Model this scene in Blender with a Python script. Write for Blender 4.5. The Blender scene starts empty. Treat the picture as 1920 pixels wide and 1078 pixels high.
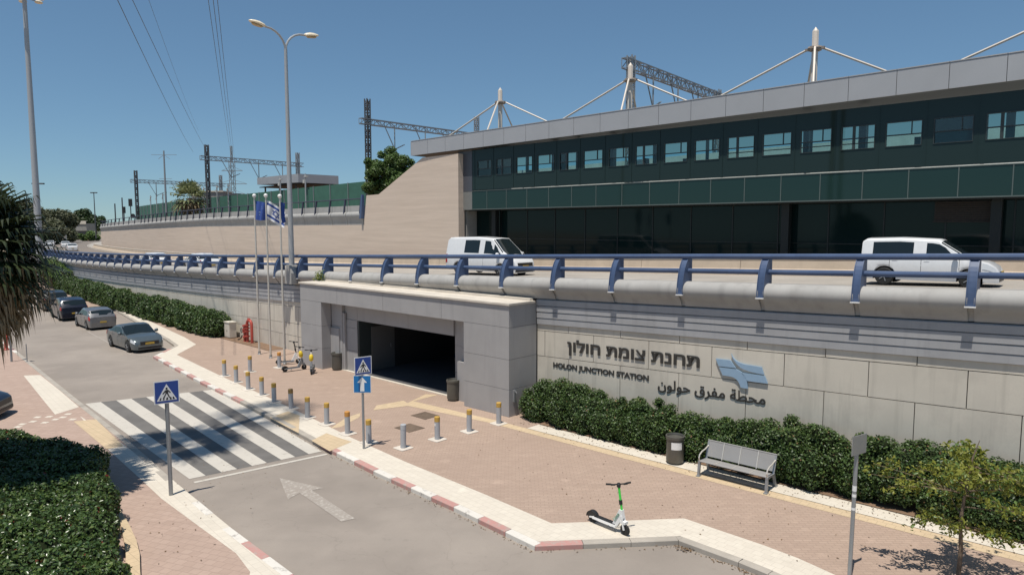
import bpy, math, random
import numpy as np
from mathutils import Vector, Matrix
random.seed(7)
R = math.radians
scene = bpy.context.scene
COL = scene.collection

# ------------------------------------------------------------------ camera
cam_d = bpy.data.cameras.new('camera')
cam_d.sensor_width = 36.0
cam_d.lens = 24.0
cam_d.clip_start = 0.1
cam_d.clip_end = 5000
cam = bpy.data.objects.new('camera', cam_d)
COL.objects.link(cam)
cam.location = (0, 0, 7.1)
cam.rotation_euler = (R(90) - math.atan(114 / 1280), 0, 0)
scene.camera = cam

# ------------------------------------------------------------------ sky, sun, exposure
SUN_EL = R(73)
SUN_AZ = math.atan2(-0.48, -0.877)          # direction towards the sun, measured from +Y
world = bpy.data.worlds.new('World')
scene.world = world
world.use_nodes = True
wn = world.node_tree
bg = wn.nodes['Background']
sky = wn.nodes.new('ShaderNodeTexSky')
sky.sky_type = 'NISHITA'
sky.sun_disc = False
sky.sun_elevation = SUN_EL
sky.sun_rotation = SUN_AZ
sky.air_density = 1.0
sky.dust_density = 0.0
sky.altitude = 1500
sky.ozone_density = 1.6
gam = wn.nodes.new('ShaderNodeGamma')
gam.inputs[1].default_value = 0.66
wn.links.new(sky.outputs[0], gam.inputs[0])
tint = wn.nodes.new('ShaderNodeMix'); tint.data_type = 'RGBA'; tint.blend_type = 'MULTIPLY'; tint.inputs[0].default_value = 1
tint.inputs[7].default_value = (1.0, 1.40, 1.68, 1)
wn.links.new(gam.outputs[0], tint.inputs[6])
wn.links.new(tint.outputs[2], bg.inputs['Color'])
bg.inputs['Strength'].default_value = 0.085
sun_d = bpy.data.lights.new('sun', 'SUN')
sun_d.energy = 4.4
sun_d.angle = R(0.55)
sun_d.color = (1.0, 0.945, 0.85)
sun = bpy.data.objects.new('sun', sun_d)
COL.objects.link(sun)
sdir = Vector((math.sin(SUN_AZ) * math.cos(SUN_EL), math.cos(SUN_AZ) * math.cos(SUN_EL), math.sin(SUN_EL)))
sun.rotation_euler = sdir.to_track_quat('Z', 'Y').to_euler()
sun.location = (-10, -15, 60)
scene.view_settings.view_transform = 'Standard'
scene.view_settings.look = 'None'
scene.view_settings.exposure = 0.12
scene.view_settings.gamma = 1.0
scene.view_settings.use_curve_mapping = False
scene.cycles.max_bounces = 6
scene.cycles.transparent_max_bounces = 12

# ------------------------------------------------------------------ materials
def lin(c):
    return tuple((v / 255 / 12.92) if v <= 10 else ((v / 255 + 0.055) / 1.055) ** 2.4 for v in c)

def _nodes(name):
    m = bpy.data.materials.new(name)
    m.use_nodes = True
    nt = m.node_tree
    return m, nt, nt.nodes['Principled BSDF']

def _pos(nt, world_space=True):
    if world_space:
        return nt.nodes.new('ShaderNodeNewGeometry').outputs['Position']
    return nt.nodes.new('ShaderNodeTexCoord').outputs['Object']

def _noise(nt, vec, scale, detail=4, rough=.55):
    n = nt.nodes.new('ShaderNodeTexNoise')
    n.inputs['Scale'].default_value = scale
    n.inputs['Detail'].default_value = detail
    n.inputs['Roughness'].default_value = rough
    nt.links.new(vec, n.inputs['Vector'])
    return n.outputs['Fac']

def _ramp(nt, fac, lo, hi, a=0.0, b=1.0):
    r = nt.nodes.new('ShaderNodeMapRange')
    r.inputs[1].default_value = lo; r.inputs[2].default_value = hi
    r.inputs[3].default_value = a; r.inputs[4].default_value = b
    nt.links.new(fac, r.inputs[0])
    return r.outputs[0]

def _mix(nt, fac, a, b, mode='MIX'):
    n = nt.nodes.new('ShaderNodeMix')
    n.data_type = 'RGBA'; n.blend_type = mode
    for sock, v in ((n.inputs[0], fac), (n.inputs[6], a), (n.inputs[7], b)):
        if hasattr(v, 'is_output'):
            nt.links.new(v, sock)
        elif isinstance(v, (int, float)):
            sock.default_value = v
        else:
            sock.default_value = (*v, 1)
    return n.outputs[2]

def _bump(nt, b, h, strength, dist=.02):
    n = nt.nodes.new('ShaderNodeBump')
    n.inputs['Strength'].default_value = strength
    n.inputs['Distance'].default_value = dist
    nt.links.new(h, n.inputs['Height'])
    nt.links.new(n.outputs[0], b.inputs['Normal'])

def mat(name, col, rough=.7, metal=0, var=.12, scale=1.5, fine=25, bump=0, streak=0, spec=.4, dirt=None):
    """mottled surface; col is linear base colour; streak adds vertical weathering stains; dirt = (colour, amount)"""
    m, nt, b = _nodes(name)
    p = _pos(nt)
    f1 = _noise(nt, p, scale, 5)
    f2 = _noise(nt, p, fine, 3)
    dark = tuple(v * (1 - var * 1.3) for v in col)
    lite = tuple(min(1, v * (1 + var)) for v in col)
    c = _mix(nt, _ramp(nt, f1, .3, .7), dark, lite)
    c = _mix(nt, _ramp(nt, f2, .3, .7, 0, .5), c, tuple(v * (1 - var) for v in col))
    if streak:
        mp = nt.nodes.new('ShaderNodeMapping'); mp.inputs['Scale'].default_value = (1.6, 1.6, .12)
        nt.links.new(p, mp.inputs[0])
        f3 = _noise(nt, mp.outputs[0], 2.2, 4)
        c = _mix(nt, _ramp(nt, f3, .52, .75, 0, streak), c, tuple(v * .55 for v in col))
    if dirt:
        f4 = _noise(nt, p, .55, 6, .65)
        c = _mix(nt, _ramp(nt, f4, .5, .72, 0, dirt[1]), c, dirt[0])
    nt.links.new(c, b.inputs['Base Color'])
    b.inputs['Roughness'].default_value = rough
    b.inputs['Metallic'].default_value = metal
    b.inputs['Specular IOR Level'].default_value = spec
    if bump:
        _bump(nt, b, f2, bump)
    return m

def flat(name, col, rough=.5, metal=0, spec=.5, coat=0):
    m, nt, b = _nodes(name)
    p = _pos(nt)
    c = _mix(nt, _noise(nt, p, 6, 3), tuple(v * .92 for v in col), tuple(min(1, v * 1.08) for v in col))
    nt.links.new(c, b.inputs['Base Color'])
    b.inputs['Roughness'].default_value = rough
    b.inputs['Metallic'].default_value = metal
    b.inputs['Specular IOR Level'].default_value = spec
    if coat:
        b.inputs['Coat Weight'].default_value = coat
        b.inputs['Coat Roughness'].default_value = .04
    return m

def paver(name, c1, c2, mortar, bw, bh, rot=0, var=.12, msize=.012):
    m, nt, b = _nodes(name)
    p = _pos(nt)
    mp = nt.nodes.new('ShaderNodeMapping'); mp.inputs['Rotation'].default_value = (0, 0, rot)
    nt.links.new(p, mp.inputs[0])
    br = nt.nodes.new('ShaderNodeTexBrick')
    br.inputs['Scale'].default_value = 1
    br.inputs['Brick Width'].default_value = bw
    br.inputs['Row Height'].default_value = bh
    br.inputs['Mortar Size'].default_value = msize
    br.inputs['Mortar Smooth'].default_value = .4
    br.inputs['Color1'].default_value = (*c1, 1)
    br.inputs['Color2'].default_value = (*c2, 1)
    br.inputs['Mortar'].default_value = (*mortar, 1)
    nt.links.new(mp.outputs[0], br.inputs[0])
    c = br.outputs[0]
    mp2 = nt.nodes.new('ShaderNodeMapping'); mp2.inputs['Scale'].default_value = (.35, 2.2, 1); mp2.inputs['Rotation'].default_value = (0, 0, rot)
    nt.links.new(p, mp2.inputs[0])
    c = _mix(nt, _ramp(nt, _noise(nt, mp2.outputs[0], 1.9, 6, .65), .35, .65, 0, var * 3.6), c, tuple(v * .72 for v in c1))
    c = _mix(nt, _ramp(nt, _noise(nt, p, .35, 5), .45, .7, 0, .3), c, tuple(v * .8 for v in c2))
    c = _mix(nt, _ramp(nt, _noise(nt, p, 9, 4, .7), .62, .72, 0, .25), c, tuple(v * .55 for v in c2))
    c = _mix(nt, _ramp(nt, _noise(nt, p, .9, 7, .7), .58, .70, 0, .28), c, tuple(v * .7 for v in c2))
    c = _mix(nt, _ramp(nt, _noise(nt, p, 1.7, 3, .5), .62, .75, 0, .35), c, tuple(min(.8, v * 1.25) for v in c1))
    nt.links.new(c, b.inputs['Base Color'])
    b.inputs['Roughness'].default_value = .9
    b.inputs['Specular IOR Level'].default_value = .2
    _bump(nt, b, br.outputs['Fac'], -.25, .01)
    return m

def asphalt(name, col, patch):
    m, nt, b = _nodes(name)
    p = _pos(nt)
    c = _mix(nt, _ramp(nt, _noise(nt, p, .25, 6, .6), .35, .65), tuple(v * .84 for v in col), tuple(v * 1.1 for v in col))
    mp = nt.nodes.new('ShaderNodeMapping'); mp.inputs['Rotation'].default_value = (0, 0, -R(47)); mp.inputs['Scale'].default_value = (.1, 1.3, 1)
    nt.links.new(p, mp.inputs[0])
    c = _mix(nt, _ramp(nt, _noise(nt, mp.outputs[0], 1.1, 4), .5, .75, 0, .35), c, patch)
    c = _mix(nt, _ramp(nt, _noise(nt, p, 3.1, 6, .75), .6, .74, 0, .5), c, tuple(v * .6 for v in col))
    c = _mix(nt, _ramp(nt, _noise(nt, p, .7, 3, .5), .56, .72, 0, .38), c, tuple(v * .74 for v in col))
    c = _mix(nt, _ramp(nt, _noise(nt, p, .45, 2, .5), .60, .64, 0, .16), c, tuple(v * 1.25 for v in col))
    f = _noise(nt, p, 120, 2)
    c = _mix(nt, _ramp(nt, f, .3, .75, 0, .35), c, tuple(v * .62 for v in col))
    vo = nt.nodes.new('ShaderNodeTexVoronoi'); vo.feature = 'DISTANCE_TO_EDGE'; vo.inputs['Scale'].default_value = .22
    mp3 = nt.nodes.new('ShaderNodeMix'); mp3.data_type = 'VECTOR'
    nz = nt.nodes.new('ShaderNodeTexNoise'); nz.inputs['Scale'].default_value = 1.2; nz.inputs['Detail'].default_value = 5
    nt.links.new(p, nz.inputs[0])
    ad = nt.nodes.new('ShaderNodeVectorMath'); ad.operation = 'MULTIPLY_ADD'; ad.inputs[1].default_value = (1.5, 1.5, 0)
    nt.links.new(nz.outputs['Color'], ad.inputs[0]); nt.links.new(p, ad.inputs[2])
    nt.links.new(ad.outputs[0], vo.inputs['Vector'])
    crack = _ramp(nt, vo.outputs['Distance'], .0, .004, .16, 0)
    c = _mix(nt, crack, c, tuple(v * .45 for v in col))
    nt.links.new(c, b.inputs['Base Color'])
    b.inputs['Roughness'].default_value = .85
    b.inputs['Specular IOR Level'].default_value = .3
    _bump(nt, b, f, .25, .01)
    return m

def worn(name, col, under, amount, scale=5.0):
    """old paint: patches have worn through to the surface below"""
    m, nt, b = _nodes(name)
    p = _pos(nt)
    f = _noise(nt, p, scale, 8, .72)
    c = _mix(nt, _ramp(nt, f, amount - .06, amount + .06), under, col)
    c = _mix(nt, _ramp(nt, _noise(nt, p, .8, 4), .35, .7, 0, .3), c, tuple(v * .75 for v in col))
    nt.links.new(c, b.inputs['Base Color'])
    b.inputs['Roughness'].default_value = .75
    return m

def glassy(name, col, rough=.03, spec=.5, metal=0):
    m, nt, b = _nodes(name)
    b.inputs['Base Color'].default_value = (*col, 1)
    b.inputs['Roughness'].default_value = rough
    b.inputs['Specular IOR Level'].default_value = spec
    b.inputs['Metallic'].default_value = metal
    return m

def tinted(name, col, gloss=.08):
    """see-through tinted pane with a faint reflection"""
    m, nt, b = _nodes(name)
    out = nt.nodes['Material Output']
    tr = nt.nodes.new('ShaderNodeBsdfTransparent'); tr.inputs[0].default_value = (*col, 1)
    gl = nt.nodes.new('ShaderNodeBsdfGlossy'); gl.inputs['Roughness'].default_value = .02
    mx = nt.nodes.new('ShaderNodeMixShader'); mx.inputs[0].default_value = gloss
    nt.links.new(tr.outputs[0], mx.inputs[1]); nt.links.new(gl.outputs[0], mx.inputs[2])
    nt.links.new(mx.outputs[0], out.inputs[0])
    return m

def frosted(name, col):
    m, nt, b = _nodes(name)
    out = nt.nodes['Material Output']
    tr = nt.nodes.new('ShaderNodeBsdfTranslucent'); tr.inputs[0].default_value = (*col, 1)
    gl = nt.nodes.new('ShaderNodeBsdfTransparent'); gl.inputs[0].default_value = (*tuple(v * .7 for v in col), 1)
    mx = nt.nodes.new('ShaderNodeMixShader'); mx.inputs[0].default_value = .5
    nt.links.new(tr.outputs[0], mx.inputs[1]); nt.links.new(gl.outputs[0], mx.inputs[2])
    nt.links.new(mx.outputs[0], out.inputs[0])
    return m

def leafmat(name, col, col2, rough=.42, trans=.25, spec=.45):
    m, nt, b = _nodes(name)
    out = nt.nodes['Material Output']
    g = nt.nodes.new('ShaderNodeNewGeometry')
    p = g.outputs['Position']
    c = _mix(nt, _ramp(nt, g.outputs['Random Per Island'], 0, 1), tuple(v * .65 for v in col), col)
    c = _mix(nt, _ramp(nt, _noise(nt, p, .9, 3), .42, .68, 0, .8), c, col2)
    nt.links.new(c, b.inputs['Base Color'])
    b.inputs['Roughness'].default_value = rough
    b.inputs['Specular IOR Level'].default_value = spec
    tl = nt.nodes.new('ShaderNodeBsdfTranslucent')
    nt.links.new(c, tl.inputs[0])
    mx = nt.nodes.new('ShaderNodeMixShader'); mx.inputs[0].default_value = trans
    nt.links.new(b.outputs[0], mx.inputs[1]); nt.links.new(tl.outputs[0], mx.inputs[2])
    nt.links.new(mx.outputs[0], out.inputs[0])
    return m

MT = {}
MT['asphalt'] = asphalt('asphalt', (.315, .272, .235), (.27, .235, .205))
MT['deck_asphalt'] = asphalt('deck_asphalt', (.40, .365, .325), (.34, .31, .28))
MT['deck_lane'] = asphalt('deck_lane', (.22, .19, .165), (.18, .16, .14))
MT['paver'] = paver('pink_paver', (.432, .322, .256), (.388, .285, .226), (.32, .24, .192), .21, .105, 0)
MT['paver_hex'] = paver('pink_paver_coarse', (.41, .30, .245), (.45, .335, .275), (.355, .26, .215), .24, .2, R(20), .1)
MT['border'] = paver('white_paver', (.66, .60, .51), (.62, .56, .475), (.54, .485, .41), .22, .2, R(47), .07, .008)
MT['tactile'] = paver('yellow_paver', (.60, .465, .31), (.55, .43, .285), (.46, .36, .24), .2, .2, R(42), .1)
MT['kerb_white'] = worn('kerb_white_paint', (.68, .64, .58), (.36, .33, .30), .40, 4)
MT['kerb_red'] = worn('kerb_red_paint', (.49, .26, .23), (.42, .33, .29), .46, 5)
MT['kerb_plain'] = mat('kerb_concrete', (.40, .36, .31), .9, var=.15)
MT['zebra'] = worn('zebra_white', (.54, .50, .44), (.33, .29, .25), .37, 6)
MT['zebra_dark'] = mat('zebra_dark', (.155, .145, .135), .85, var=.15, fine=60)
MT['old_paint'] = worn('old_road_paint', (.48, .44, .39), (.315, .272, .235), .575, 11)
MT['ground'] = mat('dry_ground', (.30, .24, .17), .95, var=.2, scale=.08)
MT['wall'] = mat('wall_panel', (.61, .56, .48), .85, var=.08, scale=.7, streak=.5, dirt=((.40, .365, .32), .5))
MT['joint'] = flat('dark_joint', (.05, .047, .043), .9)
MT['cornice'] = mat('cornice_grey', (.36, .36, .37), .7, var=.07, streak=.4, dirt=((.28, .275, .27), .4))
MT['parapet'] = mat('parapet_concrete', (.375, .365, .35), .75, var=.09, scale=1.2, streak=.42, dirt=((.33, .31, .29), .35))
MT['clad'] = mat('grey_cladding', (.36, .35, .348), .55, var=.06, scale=.9, streak=.22, spec=.35)
MT['coping'] = mat('pale_coping', (.62, .56, .48), .85, var=.1, dirt=((.4, .35, .3), .4))
MT['dark_in'] = flat('dark_interior', (.012, .012, .013), .8)
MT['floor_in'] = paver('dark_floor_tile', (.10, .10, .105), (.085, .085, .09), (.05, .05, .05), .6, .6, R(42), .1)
MT['tan'] = None
MT['blue'] = mat('blue_paint', (.066, .104, .20), .45, var=.14, scale=1.1, fine=14, streak=.35, spec=.45, dirt=((.11, .125, .16), .35))
MT['blue_dull'] = flat('dull_blue_paint', (.045, .05, .075), .6)
MT['white_steel'] = flat('cream_steel', (.66, .58, .50), .45)
MT['fascia'] = mat('aluminium_fascia', (.40, .405, .42), .5, var=.05, scale=.5, metal=.15)
MT['glass_dark'] = glassy('dark_green_glass', (.019, .033, .031), .04, .26)
MT['glass_band'] = glassy('green_band_glass', (.015, .038, .034), .05, .36)
MT['glass_low'] = glassy('black_glass', (.007, .017, .017), .06, .2)
MT['mullion'] = flat('dark_mullion', (.03, .04, .042), .5)
MT['lite_trim'] = flat('light_trim', (.10, .125, .118), .5)
MT['pane'] = tinted('tinted_pane', (.60, .70, .64))
MT['pane_low'] = tinted('pale_pane', (.56, .74, .74), .05)
MT['shutter'] = mat('brown_shutter', (.034, .026, .022), .7)
MT['dark_metal'] = flat('dark_steel', (.09, .09, .095), .5, .3)
MT['galv'] = flat('galvanised_steel', (.30, .31, .32), .45, .4)
MT['lamp_pole'] = flat('lamp_pole_grey', (.40, .41, .42), .45, .2)
MT['cream'] = flat('cream_lamp_shell', (.75, .66, .50), .4)
MT['lamp_glass'] = flat('amber_lamp_glass', (.45, .32, .16), .3)
MT['alu'] = flat('pale_aluminium', (.62, .58, .52), .35, .35)
MT['bollard'] = mat('bollard_grey', (.40, .41, .43), .6, var=.06)
MT['ochre'] = mat('ochre_band', (.52, .32, .07), .6, var=.15, fine=40)
MT['orange'] = mat('orange_band', (.56, .26, .06), .6)
MT['rust'] = worn('rusty_ochre', (.42, .25, .07), (.12, .08, .06), .48, 22)
MT['pale_conc'] = mat('pale_concrete_foot', (.62, .56, .49), .9)
MT['black'] = flat('black_plastic', (.02, .02, .021), .5)
MT['rubber'] = flat('rubber', (.018, .018, .018), .8)
MT['red_pipe'] = mat('red_pipe_paint', (.42, .07, .05), .5, var=.12)
MT['cabinet'] = mat('cream_cabinet', (.62, .58, .50), .6, var=.05)
MT['sign_blue'] = flat('sign_blue', (.012, .055, .27), .35)
MT['sign_cyan'] = flat('sign_light_blue', (.010, .16, .42), .35)
MT['white'] = flat('white_paint', (.78, .77, .75), .4)
MT['sign_back'] = flat('sign_back_grey', (.36, .36, .36), .45, .4)
MT['bin'] = mat('bin_bronze', (.13, .125, .11), .45, metal=.4, var=.08)
MT['bench'] = mat('bench_mesh', (.33, .32, .31), .5, metal=.2, var=.05, fine=90)
MT['letters'] = flat('dark_bronze_letters', (.055, .052, .048), .45, .3)
MT['logo'] = flat('pale_blue_logo', (.27, .39, .52), .4)
MT['logo_edge'] = flat('logo_side_white', (.6, .6, .6), .5)
MT['lime'] = flat('lime_green', (.06, .62, .07), .4)
MT['yellow'] = flat('scooter_yellow', (.72, .52, .03), .4)
MT['flag_blue'] = flat('flag_blue', (.03, .075, .30), .8)
MT['flag_white'] = flat('flag_white', (.74, .74, .76), .85)
MT['green_fence'] = mat('green_fence_mesh', (.055, .155, .115), .7, var=.1)
MT['bark'] = mat('bark', (.17, .125, .09), .9, var=.25, fine=18, bump=.4)
MT['soil'] = mat('soil', (.22, .14, .09), .95, var=.2, bump=.3, fine=12)
MT['leaf_hedge'] = leafmat('hedge_leaf', (.10, .165, .045), (.055, .105, .03))
MT['leaf_dark'] = leafmat('dark_leaf', (.058, .10, .032), (.034, .064, .024))
MT['leaf_near'] = leafmat('glossy_hedge_leaf', (.095, .155, .04), (.052, .098, .026), .3, .22, .6)
MT['leaf_new'] = leafmat('new_growth_leaf', (.16, .22, .055), (.12, .18, .04), .4, .3)
MT['leaf_dead'] = leafmat('dead_leaf', (.24, .14, .06), (.16, .10, .05), .7, .1)
MT['leaf_red'] = leafmat('red_leaf', (.22, .03, .02), (.16, .05, .02))
MT['leaf_young'] = leafmat('yellow_green_leaf', (.32, .33, .06), (.22, .25, .042), .4, .4)
MT['leaf_tree'] = leafmat('tree_leaf', (.15, .235, .06), (.10, .17, .045))
MT['leaf_far'] = leafmat('far_leaf', (.16, .17, .095), (.11, .125, .07), .6)
MT['leaf_palm'] = leafmat('palm_leaf', (.25, .27, .13), (.18, .21, .09), .4, .3)
MT['leaf_palm_dark'] = leafmat('dark_palm_leaf', (.055, .072, .026), (.03, .045, .016), .45, .15)
MT['leaf_dry'] = leafmat('dry_palm_leaf', (.36, .28, .17), (.22, .16, .09), .6, .25)
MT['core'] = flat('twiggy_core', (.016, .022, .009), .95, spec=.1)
MT['barrier'] = mat('tan_barrier', (.52, .42, .32), .8, var=.08, streak=.15)
MT['car_glass'] = glassy('car_glass', (.012, .018, .02), .04, .55)
MT['tail'] = flat('tail_light_red', (.38, .02, .02), .25)
MT['headlamp'] = flat('headlamp_glass', (.60, .62, .64), .15)
MT['plate'] = flat('yellow_plate', (.52, .34, .05), .5)
MT['rim'] = flat('alloy_rim', (.36, .37, .38), .35, .6)
MT['chrome'] = flat('chrome_trim', (.6, .6, .6), .2, .8)
MT['concrete_far'] = mat('far_concrete', (.30, .29, .27), .9)

def tan_wall():
    """board-marked tan concrete: thin horizontal courses, faint patches"""
    m, nt, b = _nodes('tan_stone')
    p = _pos(nt)
    mp = nt.nodes.new('ShaderNodeMapping'); mp.inputs['Scale'].default_value = (.12, .12, 3.2)
    nt.links.new(p, mp.inputs[0])
    c = _mix(nt, _ramp(nt, _noise(nt, mp.outputs[0], 1.3, 5, .6), .3, .7), (.57, .46, .37), (.68, .555, .455))
    c = _mix(nt, _ramp(nt, _noise(nt, p, .22, 4), .45, .7, 0, .45), c, (.62, .51, .42))
    f = _noise(nt, mp.outputs[0], 5, 5, .7)
    c = _mix(nt, _ramp(nt, f, .5, .7, 0, .35), c, (.52, .42, .34))
    nt.links.new(c, b.inputs['Base Color'])
    b.inputs['Roughness'].default_value = .9
    _bump(nt, b, f, .4, .02)
    return m
MT['tan'] = tan_wall()

def paint(name, col, metal=.35):
    return flat(name, col, .32, metal, .5, .7)

# ------------------------------------------------------------------ mesh helpers
class M:
    """collects shapes and links them as ONE mesh object"""
    def __init__(s):
        s.v = []; s.f = []; s.m = []; s.cur = 0
    def add(s, vs, fs, m=None):
        o = len(s.v)
        s.v += [tuple(p) for p in vs]
        s.f += [tuple(i + o for i in f) for f in fs]
        s.m += [s.cur if m is None else m] * len(fs)
        return s
    def hexa(s, p, m=None):            # 8 corners: bottom ring 0-3, top ring 4-7
        return s.add(p, [(3, 2, 1, 0), (4, 5, 6, 7), (0, 1, 5, 4), (1, 2, 6, 5), (2, 3, 7, 6), (3, 0, 4, 7)], m)
    def box(s, x0, x1, y0, y1, z0, z1, m=None):
        return s.hexa([(x0, y0, z0), (x1, y0, z0), (x1, y1, z0), (x0, y1, z0), (x0, y0, z1), (x1, y0, z1), (x1, y1, z1), (x0, y1, z1)], m)
    def bar(s, a, b, w, h=None, m=None):
        a = Vector(a); b = Vector(b); h = h or w
        d = (b - a).normalized()
        up = Vector((0, 0, 1)) if abs(d.z) < .95 else Vector((1, 0, 0))
        x = d.cross(up).normalized(); y = x.cross(d)
        q = []
        for c in (a, b):
            for i, j in ((-1, -1), (1, -1), (1, 1), (-1, 1)):
                q.append(c + x * w / 2 * i + y * h / 2 * j)
        return s.add(q, [(0, 1, 2, 3), (7, 6, 5, 4), (4, 5, 1, 0), (5, 6, 2, 1), (6, 7, 3, 2), (7, 4, 0, 3)], m)
    def tube(s, pts, r, n=8, m=None, cap=True):
        pts = [Vector(p) for p in pts]
        rs = r if isinstance(r, (list, tuple)) else [r] * len(pts)
        vs = []; fs = []
        t0 = (pts[1] - pts[0]).normalized()
        up = Vector((0, 0, 1)) if abs(t0.z) < .9 else Vector((1, 0, 0))
        x = t0.cross(up).normalized()
        for i, p in enumerate(pts):
            t = (pts[min(i + 1, len(pts) - 1)] - pts[max(i - 1, 0)]).normalized()
            x = (x - t * x.dot(t)).normalized(); y = t.cross(x)
            for k in range(n):
                a = 2 * math.pi * k / n
                vs.append(p + (x * math.cos(a) + y * math.sin(a)) * rs[i])
        for i in range(len(pts) - 1):
            for k in range(n):
                k2 = (k + 1) % n
                fs.append((i * n + k, i * n + k2, (i + 1) * n + k2, (i + 1) * n + k))
        if cap:
            fs.append(tuple(range(n))[::-1]); fs.append(tuple((len(pts) - 1) * n + k for k in range(n)))
        return s.add(vs, fs, m)
    def lathe(s, prof, n=16, c=(0, 0, 0), axis='z', m=None):
        vs = []; fs = []
        for r, h in prof:
            for k in range(n):
                a = 2 * math.pi * k / n
                q = (r * math.cos(a), r * math.sin(a), h)
                if axis == 'y': q = (q[0], q[2], q[1])
                if axis == 'x': q = (q[2], q[0], q[1])
                vs.append((q[0] + c[0], q[1] + c[1], q[2] + c[2]))
        for i in range(len(prof) - 1):
            for k in range(n):
                k2 = (k + 1) % n
                f = (i * n + k, i * n + k2, (i + 1) * n + k2, (i + 1) * n + k)
                fs.append(f if axis != 'y' else f[::-1])
        fs.append(tuple(range(n))[::-1] if axis != 'y' else tuple(range(n)))
        e = tuple((len(prof) - 1) * n + k for k in range(n))
        fs.append(e if axis != 'y' else e[::-1])
        return s.add(vs, fs, m)
    def prism(s, poly, z0, z1, m=None, fr=None):
        """poly of 2D points raised from z0 to z1; fr maps (a, b, c) to a point"""
        fr = fr or (lambda a, b, c: (a, b, c))
        n = len(poly)
        vs = [fr(a, b, z0) for a, b in poly] + [fr(a, b, z1) for a, b in poly]
        fs = [tuple(range(n))[::-1], tuple(range(n, 2 * n))]
        fs += [(i, (i + 1) % n, n + (i + 1) % n, n + i) for i in range(n)]
        return s.add(vs, fs, m)
    def sheet(s, poly, z, m=None):
        return s.add([(a, b, z) for a, b in poly], [tuple(range(len(poly)))], m)
    def build(s, name, mats, parent=None, smooth=False, world=False, normals=True):
        if not isinstance(mats, (list, tuple)): mats = [mats]
        vs = s.v
        if world and parent is not None:
            w = Vector(parent['base'])
            vs = [(p[0] - w.x, p[1] - w.y, p[2] - w.z) for p in vs]
        me = bpy.data.meshes.new(name)
        me.from_pydata(vs, [], s.f)
        for m in mats: me.materials.append(m)
        me.polygons.foreach_set('material_index', s.m)
        if normals:
            import bmesh
            bm = bmesh.new(); bm.from_mesh(me)
            bmesh.ops.recalc_face_normals(bm, faces=bm.faces)
            bm.to_mesh(me); bm.free()
        if smooth:
            me.polygons.foreach_set('use_smooth', [True] * len(me.polygons))
            me.set_sharp_from_angle(angle=R(smooth if smooth is not True else 35))
        me.update()
        o = bpy.data.objects.new(name, me)
        COL.objects.link(o)
        if parent is not None: o.parent = parent
        return o

def tag(o, label, cat, group=None):
    o['label'] = label; o['category'] = cat
    if group: o['group'] = group
    return o

def struct(o, kind='structure'):
    o['kind'] = kind
    return o

def thing(name, label, cat, loc=(0, 0, 0), rotz=0, group=None):
    o = bpy.data.objects.new(name, None)
    COL.objects.link(o)
    o.empty_display_size = .3
    o.location = loc; o.rotation_euler = (0, 0, rotz)
    o['base'] = list(loc)
    return tag(o, label, cat, group)

def dup(root, loc=None, rotz=None, label=None):
    r = root.copy(); COL.objects.link(r)
    if loc is not None: r.location = loc
    if rotz is not None: r.rotation_euler = (0, 0, rotz)
    if label: r['label'] = label
    for ch in list(root.children):
        c = ch.copy(); COL.objects.link(c); c.parent = r
        for g in list(ch.children):
            d = g.copy(); COL.objects.link(d); d.parent = c
    return r

# ------------------------------------------------------------------ the curve of the elevated road
# s runs along the near railing from right to left, u from the railing back across the deck
def _curve(s0=-14, s1=420, ds=.5):
    def head(s):
        return .861245 - .00136505 * max(0, s + 5.17) - .0009 * max(0, s - 175)
    out = []
    x, y, s = 11.41, 16.83, 0.0
    a = [(0, x, y)]
    while s < s1:
        h = head(s + ds / 2); x -= math.sin(h) * ds; y += math.cos(h) * ds; s += ds; a.append((s, x, y))
    x, y, s = 11.41, 16.83, 0.0
    b = []
    while s > s0:
        h = head(s - ds / 2); x += math.sin(h) * ds; y -= math.cos(h) * ds; s -= ds; b.append((s, x, y))
    return np.array(b[::-1] + a), head
CT, head = _curve()

def C(s, u, z=0.0):
    x = float(np.interp(s, CT[:, 0], CT[:, 1])); y = float(np.interp(s, CT[:, 0], CT[:, 2])); h = head(s)
    return (x + math.cos(h) * u, y + math.sin(h) * u, z)

UP = 0.30       # the elevated level above the street datum
def zr(s):      # height of the top of the blue rail
    return float(np.interp(s, [-14, 0, 2.6, 7.8, 15.6, 41.6, 65, 86, 120, 200, 420], [6.55, 6.145, 6.07, 5.93, 5.70, 4.95, 4.40, 4.02, 3.72, 3.4, 3.2])) + UP

def zd(s):      # deck surface
    return zr(s) - 1.48

def srange(a, b, step):
    n = max(1, int(round(abs(b - a) / step)))
    return [a + (b - a) * i / n for i in range(n + 1)]

def sweep(mb, prof, ss, zf, m=None, closed=True):
    """profile of (u, dz) swept along the curve at stations ss"""
    n = len(prof); vs = []; fs = []
    for s in ss:
        for u, dz in prof: vs.append(C(s, u, zf(s) + dz))
    k = n if closed else n - 1
    for i in range(len(ss) - 1):
        for j in range(k):
            j2 = (j + 1) % n
            fs.append((i * n + j, i * n + j2, (i + 1) * n + j2, (i + 1) * n + j))
    if closed:
        fs.append(tuple(range(n))); fs.append(tuple((len(ss) - 1) * n + j for j in range(n))[::-1])
    return mb.add(vs, fs, m)

def cbox(mb, s0, s1, u0, u1, z0, z1, m=None):
    """box between two stations; z may be a function of s"""
    f = lambda z, s: z(s) if callable(z) else z
    return mb.hexa([C(s0, u0, f(z0, s0)), C(s1, u0, f(z0, s1)), C(s1, u1, f(z0, s1)), C(s0, u1, f(z0, s0)),
                    C(s0, u0, f(z1, s0)), C(s1, u0, f(z1, s1)), C(s1, u1, f(z1, s1)), C(s0, u1, f(z1, s0))], m)

def rot_at(s):  # rotation whose local x points right along the curve and local y points back
    return head(s) - R(90)

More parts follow.
